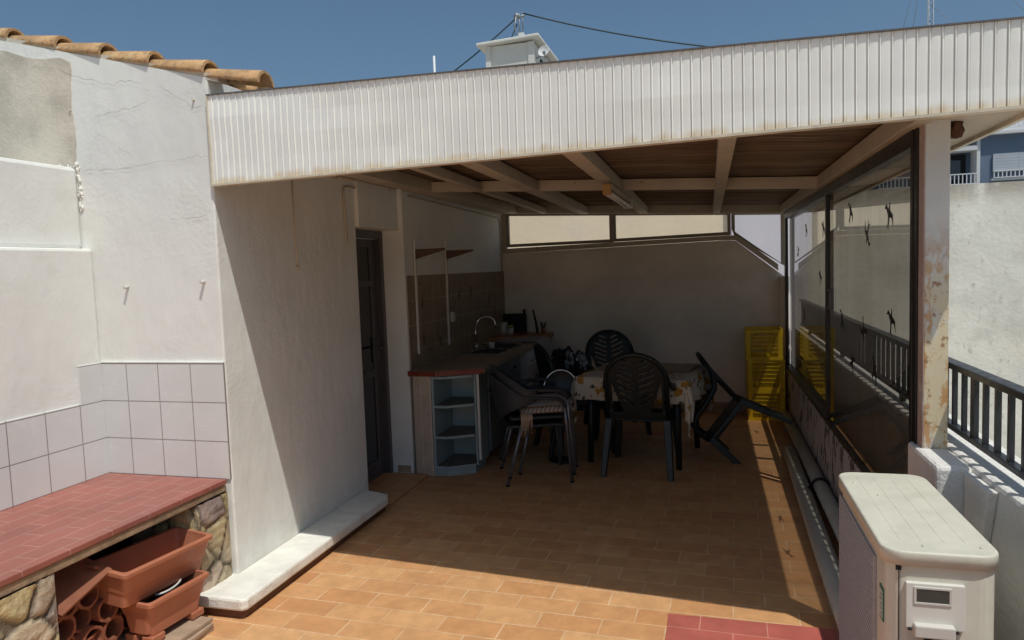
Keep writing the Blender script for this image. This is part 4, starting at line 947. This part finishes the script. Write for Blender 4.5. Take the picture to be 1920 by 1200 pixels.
# chrome-rimmed round thing
t=thing('round_tray','dark round tray with a chrome rim standing behind the grey armchairs','tray',(-1.20,5.72,.45))
Mt=Matrix.Translation((-1.195,5.68,.605))@Matrix.Rotation(R(78),4,'X')@Matrix.Rotation(R(10),4,'Y')
b=B(); b.tube([Mt@Vector((.142*math.cos(a),.165*math.sin(a),0)) for a in [k*math.pi/20 for k in range(40)]],.008,8,closed=True); b.build('rim',chrome,t)
b=B(); b.lathe([(0,-.02),(.06,-.02),(.12,-.008),(.138,0)],(0,0,0),32); b.xf(Mt@Matrix.Scale(1.14,4,(0,1,0))); b.build('disc',M('dark_disc',(.03,.028,.028),.35,vary=.2,vs=14),t)
b=B(); b.tube([(-1.205,5.72,.46),(-1.205,5.74,.02)],.012,8); b.lathe([(0,0),(.12,0),(.12,.015),(.02,.03),(0,.03)],(-1.205,5.74,0),20); b.build('stand',black,t)
# bag of odds and ends
t=thing('bag','crumpled black bag with silver wrapping heaped on the left chair','bag',(-1.3,6.5,.5))
b=B()
def blob(b,c,rx,ry,rz_,amp,seed,mi=0):
    c=Vector(c)
    def f(u,v):
        a=u*2*math.pi; p=v*math.pi; d=Vector((math.sin(p)*math.cos(a),math.sin(p)*math.sin(a),math.cos(p)))
        k=1+amp*noise.noise(d*2.6+Vector((seed,0,0)))+amp*.5*noise.noise(d*7+Vector((0,seed,0)))
        return c+Vector((d.x*rx,d.y*ry,d.z*rz_))*k
    b.grid(f,28,18,mi,smooth=False)
blob(b,(-1.34,6.50,.66),.13,.14,.17,.5,1); blob(b,(-1.22,6.46,.62),.08,.1,.12,.6,7); b.build('bag_body',blackfab,t)
b=B(); blob(b,(-1.26,6.42,.70),.04,.05,.11,.7,3); blob(b,(-1.17,6.50,.72),.055,.06,.09,.5,4); b.build('silver_wrap',silver,t)
b=B(); b.tube([(-1.44,6.46,.78),(-1.40,6.46,.845),(-1.34,6.46,.80)],.008,6); b.tube([(-1.22,6.46,.78),(-1.18,6.46,.84),(-1.13,6.46,.80)],.009,6); b.build('handle',blackfab,t)

# table with cloth
ta=R(-10); TM=Matrix.Translation((-.545,6.02,0))@rotz(ta)
TB=thing('garden_table','square plastic garden table with dark legs under a fruit print cloth','table',(-.545,6.02,0))
b=B(); b.prism([TM@Vector((x,y,.69)) for x,y in rrect(-.43,.43,-.43,.43,.06,5)],(0,0,.025)); b.build('table_top',greenpl,TB,bevel=.004)
b=B(); 
for q in ((-.40,.40,-.40,-.385),(-.40,.40,.385,.40),(-.40,-.385,-.385,.385),(.385,.40,-.385,.385)): b.box(*q,.63,.69,mat=TM)
b.build('apron',greenpl,TB)
for sx in (-1,1):
    for sy in (-1,1):
        b=B(); b.tube([TM@Vector((sx*.35,sy*.35,.69)),TM@Vector((sx*.355,sy*.355,.35)),TM@Vector((sx*.365,sy*.365,0))],[.035,.030,.024],10); b.build('leg',greenpl,TB)
b=B(); HW=.64
def cl(u,v):
    x=(u-.5)*2*HW; y=(v-.5)*2*HW*.99; e=.445
    dx=max(0,abs(x)-e); dy=max(0,abs(y)-e); sx=1 if x>0 else -1; sy=1 if y>0 else -1
    X=min(abs(x),e)*sx; Y=min(abs(y),e)*sy; z=.722
    if dx>0 or dy>0:
        d=math.hypot(dx,dy) if (dx>0 and dy>0) else max(dx,dy)
        drop=d*(1.0 if not(dx>0 and dy>0) else 1.65); 
        fold=.018*math.sin((x if dy>dx else y)*26)*min(1,drop/.08)
        out=.012+.03*min(1,drop/.2)
        if dx>0: X+=sx*(out*(dx/(dx+dy+1e-6))+fold)
        if dy>0: Y+=sy*(out*(dy/(dx+dy+1e-6))+fold)
        z-=max(0,drop-.008)
    else: z+=.003*noise.noise(Vector((x*9,y*9,0)))
    return TM@Vector((X,Y,z))
b.grid(cl,64,64); tag(b.build('tablecloth',clothm,solid=.003),'fruit patterned cream tablecloth with hanging corners on the garden table','tablecloth')
b=B(); 
def run(u,v): x=(u-.5)*.80; y=-.10+v*.50; return TM@Vector((x,y,.731+.003*math.sin(x*30+y*12)))
b.grid(run,24,18); tag(b.build('table_mat',tabletopm,solid=.003),'brown crumpled mat spread over the tablecloth at the back','mat')

# yellow crates
def crate():
    root=thing('crate','x','crate',world=False); W_,D_,H_=.355,.40,.305; t_=.008
    b=B()
    for z in (H_-.028,0.0):
        hh=.028 if z>0 else .03
        b.box(-W_/2,W_/2,-D_/2,-D_/2+.012,z,z+hh); b.box(-W_/2,W_/2,D_/2-.012,D_/2,z,z+hh); b.box(-W_/2,-W_/2+.012,-D_/2+.012,D_/2-.012,z,z+hh); b.box(W_/2-.012,W_/2,-D_/2+.012,D_/2-.012,z,z+hh)
    for sx in (-1,1):
        for sy in (-1,1): xa=sx*(W_/2-.025); ya=sy*(D_/2-.02); b.box(xa-.022,xa+.022,ya-.018,ya+.018,.03,H_-.028)
    b.build('frame',yellow,root)
    for ax,sg in (('y',-1),('y',1),('x',-1),('x',1)):
        b=B(); Ln=W_ if ax=='y' else D_; n=int((Ln-.09)/.0185)
        for k in range(n+1):
            a=-Ln/2+.045+k*.0185
            if ax=='y': b.box(a-.0028,a+.0028,sg*(D_/2-.008)-.003,sg*(D_/2-.008)+.003,.03,H_-.028)
            else: b.box(sg*(W_/2-.008)-.003,sg*(W_/2-.008)+.003,a-.0028,a+.0028,.03,H_-.028)
        for z in (.075,.115,.155,.20,.235):
            if ax=='y': b.box(-Ln/2+.04,Ln/2-.04,sg*(D_/2-.006)-.004,sg*(D_/2-.006)+.004,z,z+.010)
            else: b.box(sg*(W_/2-.006)-.004,sg*(W_/2-.006)+.004,-Ln/2+.035,Ln/2-.035,z,z+.010)
        b.build('lattice_side',yellow,root)
    b=B()
    for k in range(9): y=-D_/2+.03+k*.0425; b.box(-W_/2+.012,W_/2-.012,y-.006,y+.006,.002,.010)
    for k in range(8): x=-W_/2+.03+k*.0422; b.box(x-.006,x+.006,-D_/2+.012,D_/2-.012,.0105,.016)
    b.build('lattice_base',yellow,root)
    return root
c1=crate(); put(c1,.535,7.66,0,R(0),'yellow lattice plastic crate at the bottom of the stack','yellow crates stacked in the corner')
put(copy_tree(c1),.530,7.665,.307,R(1.2),'yellow lattice plastic crate in the middle of the stack','yellow crates stacked in the corner')
put(copy_tree(c1),.520,7.66,.614,R(-.8),'yellow lattice plastic crate on top of the stack','yellow crates stacked in the corner')
b=B(); b.box(-1.2,.34,7.84,7.899,.002,.10); tag(b.build('floor_step',clay_pale,bevel=.004),'low pale skirting step along the foot of the back wall','step')

# fluorescent lamp under the rafter
t=thing('strip_lamp','old fluorescent strip lamp with yellowed end cap under a rafter','lamp',(-.62,5.0,2.08))
b=B(); b.box(-.645,-.585,4.56,5.72,2.095,2.13,bev=.003); b.build('batten',beamm,t)
b=B(); b.box(-.645,-.59,4.53,4.56,2.062,2.13,bev=.004); b.build('end_cap',yellowcap,t)
b=B(); b.tube([(-.63,4.56,2.075),(-.63,5.68,2.075)],.013,10); b.tube([(-.60,4.56,2.075),(-.60,5.68,2.075)],.013,10); b.build('tube',tubem,t)
b=B(); b.box(-.65,-.58,5.68,5.73,2.06,2.13); b.build('end_cap',white_pl,t)

for o in bpy.data.objects:
    if '_w' in o: del o['_w']
